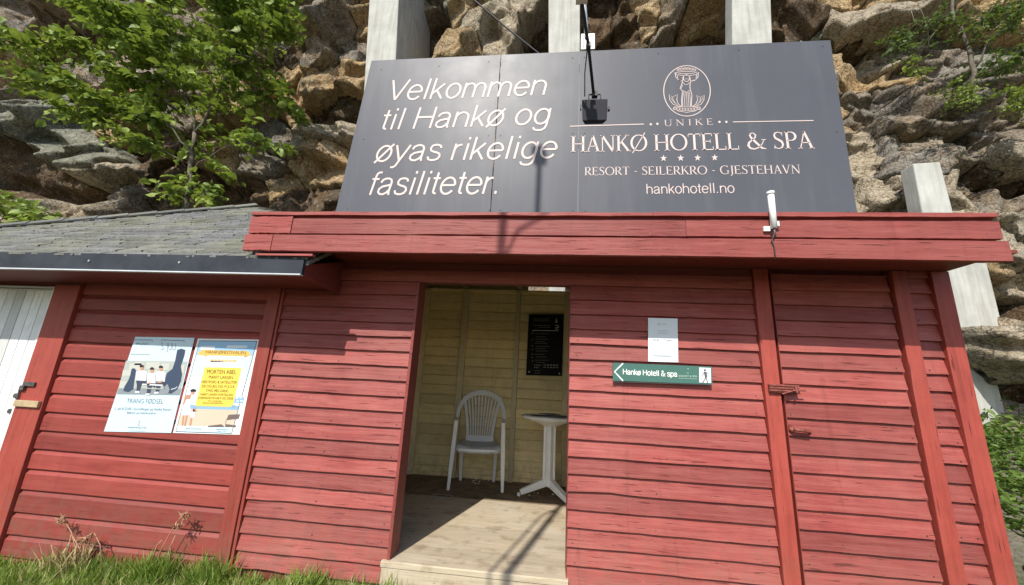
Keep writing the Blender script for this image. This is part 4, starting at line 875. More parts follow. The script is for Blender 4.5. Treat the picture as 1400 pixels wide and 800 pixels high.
E([(445, 530), (510, 515), (550, 500), (580, 450), (582, 400), (545, 428), (500, 405), (512, 450), (490, 500), (445, 530)], .8); E([(545, 428), (535, 470), (500, 510)], .6); E([(570, 430), (530, 490)], .5)
for k in range(9): ov(265+32*k, 548+10*math.sin(k/8*math.pi), 22, 14, .7, n=10)
E([(245, 545), (300, 575), (390, 590), (480, 575), (540, 548)], .9); E([(250, 530), (540, 530)], .6)
mb.build('crest', M['lettering'], sign)
mb = MB(); rg = random.Random(4)
for px, py in ((521, 95), (600, 90), (668, 84), (684, 84), (783, 79), (799, 78), (900, 73), (1010, 68), (1125, 63), (475, 285), (668, 287), (684, 287), (783, 288), (800, 288), (1160, 289), (497, 190), (1144, 180), (668, 185), (684, 185), (783, 182), (799, 182)):
    q = at(px, py, YS); mb.tube([(q[0], YS-.0005, q[2]), (q[0], YS-.003, q[2])], .007, 8)
tag(mb.build('rivet', M['sign'], sign), kind='stuff')
# ================================================================== LAMP POST WITH FLOODLIGHT
post = thing('lamp_post', 'black floodlight on a long arm hanging in front of the sign', 'floodlight', (-1.02, -3.5, -.29))
MB().tube([(-1.03, -3.5, -.29), (-1.02, -3.5, 3.2), (-1.0, -3.5, 6.5)], [.038, .030, .021], 12).build('pole', M['black'], post, True)
lm = at(813, 150, -.62); jn = at(804.5, 62, -.80); tp = at(795, 0, -1.0); hub = np.array((-1.01, -3.5, 5.9))
a1_ = at(811.5, 128, -.66)
MB().tube([a1_, jn, tp, tp+(hub-tp)*.5+np.array((0, 0, .08)), hub], [.0085, .0085, .010, .016, .022], 8).build('arm', M['black'], post, True)
cq = [at(799.5, 132, -.66), at(799.5, 100, -.7), at(803, 66, -.78), at(798, 10, -.96), at(780, -60, -1.2), np.array((-.2, -2.2, 3.9)), np.array((-.85, -3.2, 4.6)), np.array((-1.10, -3.5, 4.4)), np.array((-1.12, -3.5, 3.2)), np.array((-1.06, -3.5, 1.5))]
cc = []
for k in range(len(cq)-1):
    for u in (0, .5): cc.append(cq[k]*(1-u)+cq[k+1]*u)
cc.append(cq[-1]); MB().tube(cc, [.0032]*8+[.006]*4+[.012]*(len(cc)-12), 6).build('cable', M['black'], post, True)
MB().box(jn[0]-.013, jn[0]+.013, jn[1]-.014, jn[1]+.014, jn[2]-.016, jn[2]+.012).build('clamp', M['iron'], post)
MB().box(tp[0]-.028, tp[0]+.03, tp[1]-.015, tp[1]+.015, tp[2]-.012, tp[2]+.02).build('insulator', M['tube'], post)
fl = MB(); W2, H2 = .075, .066
V = [(lm[0]-W2, lm[1]-.008, lm[2]+H2), (lm[0]+W2, lm[1]-.008, lm[2]+H2), (lm[0]+W2-.004, lm[1]+.01, lm[2]-H2), (lm[0]-W2+.006, lm[1]+.01, lm[2]-H2)]
V += [(x+(lm[0]-x)*.25, y+.055, z+(lm[2]-z)*.25) for x, y, z in V]
fl.add(V, [(3, 2, 1, 0), (4, 5, 6, 7), (0, 1, 5, 4), (1, 2, 6, 5), (2, 3, 7, 6), (3, 0, 4, 7)]); fl = fl.build('floodlight', M['lamp_glass'], post, bevel=.006)
mb = MB(); mb.tube([(lm[0]-.032, lm[1], lm[2]+.066), (lm[0]-.034, lm[1], lm[2]+.102), (lm[0]+.034, lm[1], lm[2]+.102), (lm[0]+.034, lm[1], lm[2]+.066)], .005, 6); mb.box(lm[0]-.016, lm[0]+.016, lm[1]-.014, lm[1]+.014, lm[2]+.085, lm[2]+.118); mb.build('bracket', M['black'], fl)
mb = MB(); mb.box(lm[0]+W2, lm[0]+W2+.012, lm[1], lm[1]+.02, lm[2]+.0, lm[2]+.02); mb.box(lm[0]-W2-.006, lm[0]-W2, lm[1], lm[1]+.02, lm[2]+.01, lm[2]+.035); mb.build('hinge_knob', M['black'], fl)
MB().box(-1.06, -.95, -3.56, -3.44, 6.46, 6.56).build('lamp_head', M['black'], post, bevel=.02)

# antenna tube
a = at(1053.5, 264, -.475); b = at(1058.5, 312, -.475)
an = thing('antenna_tube', 'white plastic antenna tube clamped to the red fascia', 'antenna', (b[0], -.475, b[2]))
MB().tube([b, a], .0165, 14).build('tube', M['tube'], an, True); MB().tube([a-(a-b)*.05, a+(a-b)*.03], .0195, 14).build('end_cap', M['tube'], an, True)
MB().box(b[0]-.045, b[0]-.012, -.462, -.446, b[2]-.012, b[2]+.018).box(b[0]+.018, b[0]+.034, -.47, -.446, b[2]+.015, b[2]+.045).build('bracket', M['tube'], an, bevel=.003)
MB().tube([b, b-np.array((.0, 0, .03)), b+np.array((-.012, .012, -.06)), b+np.array((.002, .022, -.10)), b+np.array((0, .022, -.17))], [.006, .005, .004, .004, .003], 6).build('lead', M['iron'], an, True)

# ================================================================== POSTERS AND NOTICES
def panel(name, label, cat, pts, Y, th, mat, grp=None):
    P = [at(*p, Y) for p in pts]; ctr = np.mean(P, 0); t = thing(name, label, cat, (ctr[0], Y, ctr[2]), grp)
    mb = MB(); V = [tuple(p) for p in P]+[(p[0], Y+th, p[2]) for p in P]; mb.add(V, [(3, 2, 1, 0), (4, 5, 6, 7), (0, 1, 5, 4), (1, 2, 6, 5), (2, 3, 7, 6), (3, 0, 4, 7)]); mb.build('panel' if 'sign' in name else 'sheet', mat, t); return t
YP = -.024
t = panel('concert_poster', 'pale blue concert poster with a photo of three seated musicians, left of the pair', 'poster', [(185, 460.5), (266, 462), (234, 592), (142, 590)], YP, .002, flat('paleblue', (.55, .68, .76)))
mats = [flat('ink', (.10, .11, .13)), flat('photo_grey', (.40, .43, .40)), flat('navy', (.045, .065, .11)), flat('shirt', (.66, .68, .72)), flat('skin', (.50, .27, .18)), flat('hair', (.03, .02, .02)), flat('pave', (.24, .27, .29)), flat('trouser', (.05, .06, .09)), flat('photo_lt', (.50, .51, .46))]
y0 = YP-.0012; z7 = lambda x, y: (140+x/5.3308, 450+y/5.3308); st = .0004
mb = MB(); R = lambda P, k, l=1: pxp(mb, [z7(*p) for p in P], y0-st*l, k)
R([(172, 230), (620, 236), (562, 482), (104, 474)], 1, 0)
R([(104, 474), (562, 482), (575, 435), (118, 432)], 6, 1)
for q in [(200, 250, 300, 300), (320, 240, 420, 290), (240, 240, 290, 262), (150, 300, 210, 340), (430, 250, 490, 300), (560, 260, 600, 320), (130, 380, 190, 430), (330, 300, 400, 330)]: R([(q[0], q[1]), (q[2], q[1]), (q[2]-8, q[3]), (q[0]-8, q[3])], 8, 1)
R([(212, 290), (232, 284), (246, 300), (235, 360), (225, 440), (190, 460), (152, 452), (160, 420), (190, 370), (205, 330)], 2, 2)
R([(545, 152), (575, 142), (603, 152), (596, 190), (572, 270), (580, 330), (572, 380), (545, 440), (500, 472), (460, 462), (445, 430), (455, 370), (470, 320), (510, 290), (530, 230)], 2, 3)
R([(450, 420), (475, 400), (490, 440), (478, 470), (455, 468)], 6, 4); pxr(mb, [z7(500, 440), z7(530, 432), z7(545, 420)], .9, y0-st*5, 3)
for cx_, cy_, w_ in ((285, 300, 40), (360, 318, 32), (425, 306, 36)):
    R([(cx_-w_, cy_+10), (cx_-15, cy_), (cx_+18, cy_), (cx_+w_, cy_+14), (cx_+w_*.8, cy_+80), (cx_-w_*1.1, cy_+80)], 3, 4)
    R([(cx_-12, cy_-22), (cx_+14, cy_-22), (cx_+12, cy_+2), (cx_-8, cy_+2)], 4, 5); R([(cx_-14, cy_-34), (cx_+2, cy_-42), (cx_+16, cy_-34), (cx_+15, cy_-22), (cx_-13, cy_-22)], 5, 6)
    R([(cx_-w_*1.0, cy_+74), (cx_+w_, cy_+78), (cx_+w_*.7, cy_+110), (cx_+2, cy_+100), (cx_-14, cy_+150), (cx_-38, cy_+150), (cx_-34, cy_+108), (cx_-70 if cx_ < 300 else cx_-40, cy_+140), (cx_-w_*1.4, cy_+136)][:7], 7, 5)
    R([(cx_-45, cy_+152), (cx_-18, cy_+150), (cx_-14, cy_+164), (cx_-48, cy_+166)], 3, 6)
R([(320, 400), (345, 385), (352, 400), (330, 412)], 4, 7); R([(385, 392), (420, 378), (440, 372), (430, 392)], 4, 7)
pxr(mb, [z7(290, 402), z7(440, 410)], 1.6, y0-st*7, 3); pxr(mb, [z7(285, 430), z7(420, 436)], 1.2, y0-st*7, 1)
pxr(mb, [z7(235, 78), z7(365, 80), z7(362, 92)], .7, y0); pxr(mb, [z7(428, 92), z7(432, 79), z7(598, 84), z7(594, 96)], .7, y0)
put_text(mb, 'MUSIC', z7(248, 116), z7(338, 117), 3.2, y0, -.35, 0, -.01); put_text(mb, '5. JULI', z7(430, 152), z7(528, 154), 9.5, y0, -.35, 0, -.02); pxr(mb, [z7(200, 183), z7(345, 185)], .4, y0)
put_text(mb, 'TRANG FØDSEL', z7(175, 540), z7(440, 545), 6.3, y0, -.1, 0, -.012)
put_text(mb, '5. juli kl 22:00 i forestillingen på Hankø Resort', z7(88, 588), z7(500, 596), 3.6, y0, -.2, 0, -.01); put_text(mb, 'Billetter på hankohotell.no', z7(180, 618), z7(388, 622), 3.4, y0, -.2, 0, -.01)
pxr(mb, [z7(262, 668), z7(272, 672), z7(262, 684), z7(272, 690), z7(258, 700), z7(270, 704)], .8, y0, 6); put_text(mb, 'HANKØ HOTELL & SPA', z7(185, 722), z7(318, 725), 1.8, y0, -.2, 0); pxr(mb, [z7(190, 742), z7(310, 744)], .35, y0, 0)
mb.build('print', mats, t)
t = panel('festival_poster', 'white framed beach festival poster with a yellow text block, right of the pair', 'poster', [(270.5, 463), (354.5, 464.5), (328, 594.5), (236.5, 592)], YP, .003, flat('frame_white', (.78, .77, .76)))
mats = [flat('ink', (.10, .11, .13)), flat('ynk', (.10, .075, .02)), flat('sky_a', (.30, .50, .70)), flat('sky_b', (.55, .70, .80)), flat('cloud', (.68, .73, .78)), flat('sand', (.62, .50, .38)), flat('yellow', (.80, .60, .10)), flat('banner', (.72, .46, .12)), flat('skin', (.50, .27, .18)), flat('dress', (.72, .74, .78)), flat('hair', (.04, .02, .02)), flat('sea', (.25, .42, .58)), flat('umber', (.16, .12, .11)), flat('footer', (.58, .75, .84))]
z8 = lambda x, y: (230+x/5.517, 455+y/5.517); y0 = YP-.0012; mb = MB(); R = lambda P, k, l=1: pxp(mb, [z8(*p) for p in P], y0-st*l, k)
fx = lambda u, v: (235+(-181)*v+(672-235+(-0)*v)*u-0*u*v+(-12)*u*v, 58+4*u+690*v+10*u*v)   # u,v over the picture field
def FQ(u0, u1, v0, v1, k, l): R([fx(u0, v0), fx(u1, v0), fx(u1, v1), fx(u0, v1)], k, l)
FQ(0, 1, 0, 1, 0, 0)
FQ(.01, .99, .008, .16, 2, 1); FQ(.01, .99, .16, .40, 3, 1); FQ(.01, .99, .40, .70, 4, 1); FQ(.01, .99, .70, .745, 11, 1); FQ(.01, .99, .745, .93, 5, 1); FQ(.01, .99, .93, .992, 13, 1)
for q in ((.05, .3, .06, .10), (.5, .85, .05, .08), (.1, .5, .22, .27), (.6, .95, .3, .36), (.08, .4, .45, .5)): FQ(*q, 4, 2)
R([(222, 150), (262, 128), (600, 138), (625, 160), (610, 178), (235, 170)], 7, 2); R([(268, 168), (292, 172), (290, 188)], 7, 2); R([(575, 172), (600, 176), (570, 190)], 7, 2)
put_text(mb, 'HANKØFESTIVALEN', z8(282, 156), z8(583, 163), 4.3, y0-.0016, -.15, 1); R([(322, 200), (515, 204), (510, 222), (318, 220)], 7, 2); put_text(mb, '5.-10. juli på Hankø', z8(340, 216), z8(495, 219), 2.8, y0-.0016, -.1, 4)
R([(275, 260), (550, 265), (548, 290), (485, 560), (205, 553), (207, 535)], 6, 4)
for s_, a, b, y_, h_ in (('MORTEN ABEL', 292, 510, 308, 5.6), ('MARIT LARSEN', 305, 485, 345, 4.0), ('HERTFORS & SATELLITER', 250, 517, 380, 3.6), ('DE OG JEG OG VI 2-3-4', 255, 495, 412, 3.6), ('SYNG MED DANG', 285, 450, 445, 3.6), ('MARIT LARSEN FORTELLING', 243, 487, 473, 3.0), ('STRIKKEFESTKVART OG ZEISE', 222, 487, 500, 3.0), ('MC, KVARTEPE', 300, 400, 519, 1.8), ('BARNAS HANKØFESTIVAL', 262, 415, 534, 1.8)):
    put_text(mb, s_, z8(a, y_), z8(b, y_+4), h_, y0-.0028, -.2, 1)
# woman and child on the beach, parasol chair, boat houses
R([(118, 500), (160, 500), (172, 620), (95, 625)], 9, 3); R([(130, 470), (172, 465), (165, 500), (122, 505)], 8, 4); R([(172, 440), (200, 440), (196, 465), (172, 466)], 8, 4); R([(165, 432), (190, 422), (212, 432), (205, 446), (170, 446)], 10, 5)
R([(128, 478), (108, 540), (116, 545), (142, 490)], 8, 5); R([(108, 622), (122, 622), (112, 700), (100, 700)], 8, 4); R([(132, 622), (148, 622), (130, 705), (118, 702)], 8, 4)
R([(186, 575), (206, 573), (206, 595), (186, 597)], 10, 4); R([(180, 596), (204, 596), (196, 640), (166, 640)], 9, 4); R([(168, 640), (182, 640), (172, 700), (158, 700)], 8, 4); R([(200, 560), (215, 590), (206, 596), (192, 572)], 8, 5)
R([(455, 618), (540, 614), (530, 648), (437, 660)], 12, 3); pxr(mb, [z8(437, 660), z8(430, 690), z8(500, 700)], .7, y0-.0016, 12); R([(300, 702), (400, 690), (420, 704), (420, 712), (300, 712)], 12, 3); R([(430, 695), (510, 697), (508, 712), (428, 712)], 12, 3)
R([(505, 485), (560, 478), (570, 492), (562, 530), (495, 528)], 11, 3)
for q in ((512, 488), (540, 484), (515, 512), (545, 510)): R([(q[0], q[1]), (q[0]+18, q[1]-2), (q[0]+14, q[1]+10), (q[0]-2, q[1]+10)], 4, 4)
R([(478, 545), (505, 545), (500, 562), (475, 560)], 11, 5)
put_text(mb, 'Hankø Hotell & Spa', z8(130, 727), z8(248, 731), 2.0, y0-.0012, -.1, 0); put_text(mb, 'hankofestivalen.no', z8(362, 733), z8(455, 736), 1.9, y0-.0012, -.1, 0); put_text(mb, 'billett: www', z8(370, 746), z8(440, 748), 1.5, y0-.0012, -.1, 0)
mb.build('print', mats, t)
t = panel('paper_notice', 'white paper notice pinned above the green hotel arrow sign', 'notice', [(886, 434.7), (926.3, 435.6), (927.4, 495.5), (886.3, 494.3)], -.0275, .0015, flat('paper', (.74, .78, .82)))
z1 = lambda x, y: (820+x/6.6667, 420+y/6.6667); mb = MB(); y0 = -.0287; mats = [flat('ink', (.10, .11, .13)), flat('faint', (.42, .45, .50))]
put_text(mb, 'HANKØ', z1(560, 160), z1(610, 161), 1.6, y0, 0, 1); pxp(mb, [z1(532, 146), z1(532, 160), z1(546, 161), z1(546, 147)], y0, 1)
put_text(mb, 'Velkommen', z1(525, 220), z1(625, 222), 1.9, y0, 0, 1); put_text(mb, 'til Hankø', z1(530, 242), z1(615, 244), 1.6, y0, 0, 1)
put_text(mb, 'Stengt 1-19 august', z1(483, 304), z1(660, 308), 2.4, y0, 0, 0)
for a, b, c_ in ((475, 670, 322), (485, 665, 333), (510, 630, 343), (530, 605, 388), (540, 610, 428), (485, 668, 440), (490, 650, 446), (566, 582, 456)): pxr(mb, [z1(a, c_), z1(b, c_+4)], .32, y0, 1 if c_ < 430 else 0)
mb.build('print', mats, t)
t = panel('arrow_sign', 'green hotel direction sign with a left arrow and a walking figure', 'sign', [(838, 496), (973.5, 501.5), (974, 525.5), (838, 520.5)], -.052, .018, flat('green', (.06, .15, .125), .5))
y0 = -.054; mb = MB(); mats = [flat('white', (.80, .82, .80)), flat('ink', (.10, .11, .13)), flat('palegreen', (.45, .60, .50))]
pxr(mb, [z1(212, 512), z1(135, 588), z1(212, 672)], 1.9, y0, 0)
put_sans(mb, 'Hankø Hotell & spa', z1(210, 612), z1(708, 635), 7.4, y0, wt=.15)
pxp(mb, [z1(906, 550), z1(1012, 555), z1(1015, 692), z1(906, 686)], y0, 0)
pxr(mb, [z1(122, 680), z1(1025, 708)], .5, y0, 1)
put_text(mb, 'RESORT & SPA', z1(722, 636), z1(888, 640), 2.6, y0, 0, 2); pxr(mb, [z1(715, 648), z1(885, 655)], .4, y0, 2); pxr(mb, [z1(798, 562), z1(812, 563)], .8, y0, 2); pxr(mb, [z1(790, 600), z1(815, 601)], .5, y0, 2)
y1 = y0-.001; E = lambda P, w_: pxr(mb, [z1(*p) for p in P], w_, y1, 1)
pxp(mb, [z1(958+11*math.cos(g), 575+11*math.sin(g)) for g in [i*math.pi/5 for i in range(10)]], y1, 1)
pxp(mb, [z1(948, 590), z1(972, 590), z1(980, 630), z1(970, 645), z1(958, 640)], y1, 1)
E([(950, 596), (936, 628)], .9); E([(972, 594), (990, 612), (986, 636)], .9); E([(968, 638), (955, 662), (938, 688)], 1.3); E([(968, 638), (975, 662), (985, 690)], 1.3)
mb.build('print', mats, t)

# ================================================================== VEGETATION
def leaves_mesh(name, C, Nn, Dd, L, Wd, mat, parent=None, curl=.18):
    """C centres, Nn normals, Dd long direction, L lengths"""
    Dd = Dd-Nn*np.sum(Dd*Nn, 1)[:, None]; Dd /= np.linalg.norm(Dd, axis=1)[:, None]+1e-9; S = np.cross(Nn, Dd); L = L[:, None]; W_ = L*Wd
    p = [C-Dd*L*.5, C-Dd*L*.12+S*W_*.5+Nn*L*curl*.5, C+Dd*L*.22+S*W_*.40+Nn*L*curl*.4, C+Dd*L*.5-Nn*L*curl, C+Dd*L*.22-S*W_*.40+Nn*L*curl*.4, C-Dd*L*.12-S*W_*.5+Nn*L*curl*.5, C]
    V = np.stack(p, 1).reshape(-1, 3); b = (np.arange(len(C))*7)[:, None]
    F = np.concatenate([b+np.array([[0, 1, 6]]), b+np.array([[1, 2, 6]]), b+np.array([[2, 3, 6]]), b+np.array([[3, 4, 6]]), b+np.array([[4, 5, 6]]), b+np.array([[5, 0, 6]])], 0)
    if parent is not None: V = V-root_loc(parent)
    return np_mesh(name, V, F, mat, parent, smooth=False)
def rand_norm(n, up=1.0, spread=.6):
    v = RNG.normal(size=(n, 3))*spread; v[:, 2] += up; return v/np.linalg.norm(v, axis=1)[:, None]
def grow(name, label, cat, base, limbs, twigs, leaf, width, n_leaf, mat, group=None, tw_len=(.3, .7), droop=.25, mask=None):
    t = thing(name, label, cat, base, group); mb = MB(); CC = []; DD = []
    for P, r0, r1, n in limbs:
        P = [np.array(p, float) for p in P]
        # smooth the limb
        Q = []
        for k in range(len(P)-1):
            for u in (0, .33, .66): Q.append(P[k]*(1-u)+P[k+1]*u+RNG.normal(size=3)*.02*(1 if k+u > 0 else 0))
        Q.append(P[-1]); rr = [r0+(r1-r0)*k/(len(Q)-1) for k in range(len(Q))]; mb.tube(Q, rr, 7)
        for _ in range(n):
            u = RNG.uniform(.12, 1)**.8; k = min(int(u*(len(Q)-1)), len(Q)-2); s = Q[k]+(Q[k+1]-Q[k])*RNG.random(); ax = Q[k+1]-Q[k]; ax /= np.linalg.norm(ax)
            d = RNG.normal(size=3); d[2] *= .45; d = d/np.linalg.norm(d)+ax*.45; d /= np.linalg.norm(d); ln = RNG.uniform(*tw_len)*(1.15-.4*u)
            e = s+d*ln; e[2] -= droop*ln*.6
            if mask is not None and not mask(e): continue
            md = (s+e)/2+np.array([0, 0, .07*ln]); mb.tube([s, md, e], [.006, .004, .0015], 4, cap=False)
            for q in range(n_leaf):
                v = (q+.6)/n_leaf; pt = (1-v)**2*s+2*v*(1-v)*md+v*v*e if v < 1 else e
                sd_ = np.cross(d, (0, 0, 1)); sd_ /= np.linalg.norm(sd_)+1e-9; dirn = d*.6+sd_*(1 if q % 2 else -1)*.9+RNG.normal(size=3)*.25; dirn /= np.linalg.norm(dirn)
                CC.append(pt+dirn*leaf*.55+np.array([0, 0, RNG.normal()*.01])); DD.append(dirn-np.array([0, 0, .35]))
    mb.build('trunk', M['bark'], t, True)
    C_ = np.array(CC); D_2 = np.array(DD); n = len(C_); L = RNG.uniform(.5, 1.3, n)*leaf
    leaves_mesh('crown', C_, rand_norm(n, .9, .55), D_2, L, width, mat, t)
    return t
A = lambda px, py, Y: at(px, py, Y)
tree_limbs = [
 ([A(258, 300, 2.75), A(259, 262, 2.75), A(262, 215, 2.75), A(266, 182, 2.75)], .062, .046, 6),
 ([A(266, 182, 2.75), A(292, 140, 2.7), A(318, 95, 2.6), A(350, 40, 2.5), A(385, -30, 2.4)], .040, .012, 62),
 ([A(266, 182, 2.75), A(252, 130, 2.7), A(240, 75, 2.6), A(220, 15, 2.5), A(205, -60, 2.4)], .036, .012, 62),
 ([A(262, 205, 2.75), A(225, 165, 2.6), A(160, 138, 2.4), A(90, 118, 2.3), A(15, 105, 2.2)], .024, .006, 72),
 ([A(258, 160, 2.75), A(200, 118, 2.5), A(140, 80, 2.3), A(70, 62, 2.1), A(-20, 60, 2.0)], .022, .006, 74),
 ([A(246, 105, 2.7), A(200, 60, 2.5), A(160, 25, 2.2), A(100, 5, 2.1)], .020, .006, 46),
 ([A(255, 140, 2.7), A(210, 90, 2.3), A(170, 45, 2.0), A(130, 0, 1.8)], .018, .006, 46),
 ([A(285, 150, 2.7), A(330, 125, 2.8), A(375, 130, 2.9), A(405, 150, 2.9)], .014, .004, 24),
 ([A(262, 225, 2.75), A(210, 200, 2.7), A(150, 170, 2.5), A(95, 155, 2.4)], .016, .004, 34),
 ([A(318, 95, 2.6), A(345, 75, 2.3), A(365, 40, 2.2), A(385, 15, 2.1)], .014, .004, 26),
 ([A(300, 120, 2.7), A(320, 60, 2.3), A(310, 10, 2.0), A(300, -40, 1.8)], .018, .005, 44),
 ([A(262, 235, 2.75), A(300, 205, 2.8), A(340, 190, 2.9), A(385, 200, 2.9)], .012, .004, 16),
 ([A(258, 275, 2.75), A(248, 262, 2.6), A(240, 256, 2.55)], .006, .003, 10), ([A(258, 280, 2.75), A(272, 268, 2.6), A(280, 262, 2.55)], .006, .003, 6),
 ([A(330, 70, 2.6), A(350, 25, 3.3), A(370, -30, 3.6)], .014, .005, 22), ([A(250, 110, 2.7), A(280, 60, 3.3), A(290, -10, 3.5)], .014, .005, 26)]
grow('broadleaf_tree', 'young broadleaf tree growing between the left shed and the cliff', 'tree', tuple(A(258, 300, 2.75)), [(P, a*.68, b*.7, int(n*.86)) for P, a, b, n in tree_limbs], 0, .152, .64, 14, M['leaf'])
grow('bramble_bush', 'bright green bramble shoots above the far left of the shingle roof', 'bush', tuple(A(10, 318, 1.3)),
     [([A(-20, 330, 1.5), A(0, 300, 1.4), A(30, 275, 1.3)], .01, .004, 16), ([A(10, 330, 1.5), A(40, 305, 1.4), A(75, 290, 1.3)], .01, .004, 15), ([A(-40, 330, 1.5), A(-30, 290, 1.5), A(-5, 262, 1.4)], .01, .004, 16), ([A(-15, 325, 1.4), A(30, 310, 1.3), A(60, 306, 1.2)], .01, .004, 16)],
     0, .12, .62, 6, M['leaf'], None, (.15, .35))
yv = 3.0
grow('sapling', 'thin pale-stemmed sapling on the upper right rocks', 'tree', tuple(A(1333, 135, yv)),
     [([A(1333, 135, yv), A(1331, 100, yv), A(1322, 62, yv), A(1306, 30, yv), A(1298, -30, yv-.1)], .036, .02, 12), ([A(1331, 95, yv), A(1355, 60, yv-.2), A(1385, 25, yv-.3), A(1410, 0, yv-.3)], .014, .004, 16), ([A(1331, 105, yv), A(1362, 92, yv-.2), A(1400, 75, yv-.3)], .014, .004, 14),
      ([A(1322, 62, yv), A(1345, 30, yv-.2), A(1370, -10, yv-.2)], .012, .004, 14)], 0, .07, .6, 9, M['leaf_dark'], None, (.15, .4))
def bush(label, px, py, Y, spread, n, leaf=.065, mat='leaf_dark', nm='bush'):
    b = A(px, py, Y); limbs = []
    for k in range(n):
        q = A(px+RNG.uniform(-spread, spread), py-RNG.uniform(0, spread*1.1), Y-RNG.uniform(.05, .35)); limbs.append(([b, (b+q)/2+RNG.normal(size=3)*.04, q],   .008, .003, 6))
    grow(nm, label, 'bush', tuple(b), limbs, 0, leaf, .6, 6, M[mat], None, (.12, .3))
bush('leafy shrub in the dark cleft right of the sign top', 1232, 66, 3.0, 24, 8)
bush('low green shrub at the foot of the pale sapling', 1318, 138, 2.95, 22, 7, mat='leaf')
bush('green shrub on the rocks at the right edge of the view', 1392, 148, 2.95, 26, 9, mat='leaf')
bush('small green tuft on the ochre ledge right of the sign', 1252, 98, 3.0, 14, 3, mat='leaf')
bush('shrub at the upper right corner of the rocks', 1375, 40, 3.1, 36, 9)
bush('straggling shrub above the grey boulder with bare twigs', 1275, 40, 3.1, 26, 5)
bush('dark shrub between the boulders at the right edge', 1370, 100, 3.05, 28, 7)
# bare twigs
t = thing('bare_twigs', 'bare pale twigs on the upper right rock ledge', 'twigs', tuple(A(1270, 60, 2.95))); mb = MB()
for P in ([(1270, 62), (1268, 40), (1262, 20), (1255, 5)], [(1268, 42), (1250, 30), (1245, 12)], [(1270, 55), (1285, 35)], [(1255, 70), (1240, 60), (1220, 58)]): mb.tube([A(a, b, 2.95) for a, b in P], [.01]+[.006]*(len(P)-1), 5)
mb.build('stems', M['bark'], t, True)
# weeds on the bank at the right
n = 11000; x = RNG.uniform(2.55, 7.5, n); y = RNG.uniform(.5, 3.1, n); z = ground_z(x, y)+RNG.uniform(.02, .34, n)*RNG.random(n)
keep = ~((x < 3.4) & (y < 1.0)); x, y, z = x[keep], y[keep], z[keep]; n = len(x)
C_ = np.stack([x, y, z], 1); tt = leaves_mesh('bank_weeds', C_, rand_norm(n, .8, .6), RNG.normal(size=(n, 3)), RNG.uniform(.04, .12, n), .40, M['leaf_weed'])
tag(tt, 'thick green weeds covering the bank right of the kiosk', 'weeds', kind='stuff')
mb = MB(); rg = random.Random(21)
for k in range(5):
    q = (rg.uniform(2.9, 4.2), rg.uniform(.6, 1.6)); r_ = rg.uniform(.06, .16); zz_ = float(ground_z(np.array(q[0]), np.array(q[1])))
    t = thing('stone', 'rough grey stone at the foot of the bank by the kiosk corner', 'stone', (q[0], q[1], zz_), 'stones by the kiosk corner'); mb = MB(); mm = []
    import bmesh
    bm = bmesh.new(); bmesh.ops.create_icosphere(bm, subdivisions=3, radius=r_)
    for v in bm.verts:
        f_ = 1+.35*(float(fbm(np.array(v.co.x*8+k), np.array(v.co.y*8+v.co.z*6), 3, k))); v.co = Vector((v.co.x*f_*1.2, v.co.y*f_, v.co.z*f_*.6))
    me = bpy.data.meshes.new('stone_body'); bm.to_mesh(me); bm.free(); me.materials.append(M['rock_grey']); [setattr(p_, 'use_smooth', True) for p_ in me.polygons]; o = bpy.data.objects.new('stone_body', me); sc.collection.objects.link(o); o.parent = t
# grass
def blades(n, xr, yr, hf, mat, name, label, wmul=1.0):
    x = RNG.uniform(*xr, n); y = RNG.uniform(*yr, n)
    pch = vnoise(x*2.2, y*2.2, 77); keep = pch > RNG.uniform(0, .45, n); x, y = x[keep], y[keep]; n = len(x)
    z = ground_z(x, y)-.005; h = hf(x, y)*RNG.uniform(.45, 1.25, n)*(.7+.6*vnoise(x*3, y*3, 78)); g = RNG.uniform(0, 2*np.pi, n); lean = RNG.uniform(.1, .75, n)*h
    wv = RNG.uniform(.0025, .0055, n)*wmul; ca, sa = np.cos(g), np.sin(g); g2 = RNG.uniform(0, 2*np.pi, n); wx_, wy_ = np.cos(g2)*wv, np.sin(g2)*wv
    def P(f, k, s): return np.stack([x+ca*lean*k+wx_*s, y+sa*lean*k+wy_*s, z+h*f], 1)
    V = np.stack([P(0, 0, -1), P(0, 0, 1), P(.55, .35, -.8), P(.55, .35, .8), P(1, 1, 0)], 1).reshape(-1, 3); b = (np.arange(n)*5)[:, None]
    F = np.concatenate([b+[[0, 1, 3]], b+[[0, 3, 2]], b+[[2, 3, 4]]], 0); return tag(np_mesh(name, V, F, mat, None, False), label, 'grass', kind='stuff')
hf = lambda x, y: .075+.05*np.exp(-np.abs(y+.06)/.10)
blades(90000, (-6.5, -.95), (-1.1, -.03), hf, M['grass'], 'grass', 'short green grass along the foot of the left shed')
blades(50000, (-6, 5), (-3.6, -1.1), lambda x, y: .05+0*x, M['grass'], 'grass', 'short grass in front of the kiosk')
blades(26000, (-.9, 3.2), (-1.1, -.06), lambda x, y: .05+0*x, M['grass'], 'grass', 'short grass below the step and right wall')
blades(900, (-4.4, -.95), (-.30, -.03), lambda x, y: .11+0*x, M['straw'], 'dry_grass', 'dry straw blades standing along the shed wall', 1.0)
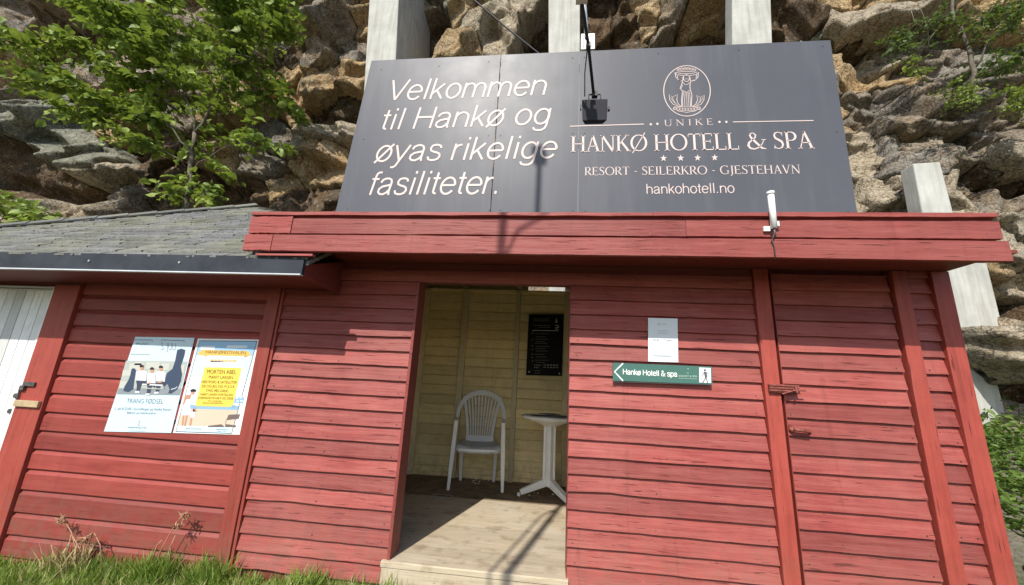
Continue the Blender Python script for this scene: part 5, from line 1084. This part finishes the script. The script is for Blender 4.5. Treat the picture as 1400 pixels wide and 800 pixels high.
for k, (px, py, n) in enumerate(((215, 770, 260), (290, 772, 160), (95, 770, 90), (420, 790, 110), (545, 800, 60), (800, 805, 50))):
    q = at(px, py, -.10); c_ = (q[0], -.10)
    xx = RNG.normal(c_[0], .06, n); 
    blades(n*2, (c_[0]-.10, c_[0]+.10), (-.17, -.05), lambda x, y: .17+0*x, M['grass'] if k != 2 else M['straw'], 'grass_tuft', ['bushy grass tuft against the shed wall under the festival poster', 'narrow grass tuft beside the shed corner board', 'dry grass tuft at the lower left wall', 'grass tuft at the foot of the kiosk wall left of the step', 'small tuft beside the left end of the deck step', 'small tuft beside the right end of the deck step'][k], 1.1)
def weed(label, stems, heads):
    b = at(stems[0][0][0], stems[0][0][1], -.10); t = thing('dry_weed', label, 'weed', (b[0], -.10, -.28)); mb = MB()
    for P in stems: mb.tube([at(a, b_, -.10) for a, b_ in P], [.0042]+[.003]*(len(P)-1), 5)
    mb.build('stem', M['dry'], t, True); mb = MB()
    for (px, py, s, n) in heads:
        for _ in range(n):
            q = at(px+RNG.normal()*s, py+RNG.normal()*s*.7, -.10+RNG.normal()*.015); r_ = RNG.uniform(.003, .0065); d = RNG.normal(size=3)*.012; mb.tube([q-d, q, q+d], [.001, r_, .001], 5, cap=False)
    tag(mb.build('seed_head', M['dry'], t), kind='stuff')
weed('dry brown dock stems with bent seed heads against the left shed wall', [[(105, 790), (103, 750), (98, 728), (90, 715)], [(85, 782), (95, 745), (97, 731)], [(118, 775), (110, 752), (98, 731)], [(140, 778), (137, 745), (129, 729)], [(108, 762), (112, 742), (127, 728)], [(92, 770), (75, 765), (70, 745)]], [(85, 712, 4, 26), (117, 738, 3, 16), (124, 732, 2, 8)])
weed('thin dry weed with dark seeds leaning right under the festival poster', [[(212, 775), (222, 748), (236, 723), (250, 704), (258, 700)], [(205, 775), (215, 745), (222, 738)], [(232, 770), (234, 745), (240, 732)]], [(252, 706, 3.5, 20), (243, 718, 3, 14)])
print('objects', len(bpy.data.objects), 'shingles', sh_n)
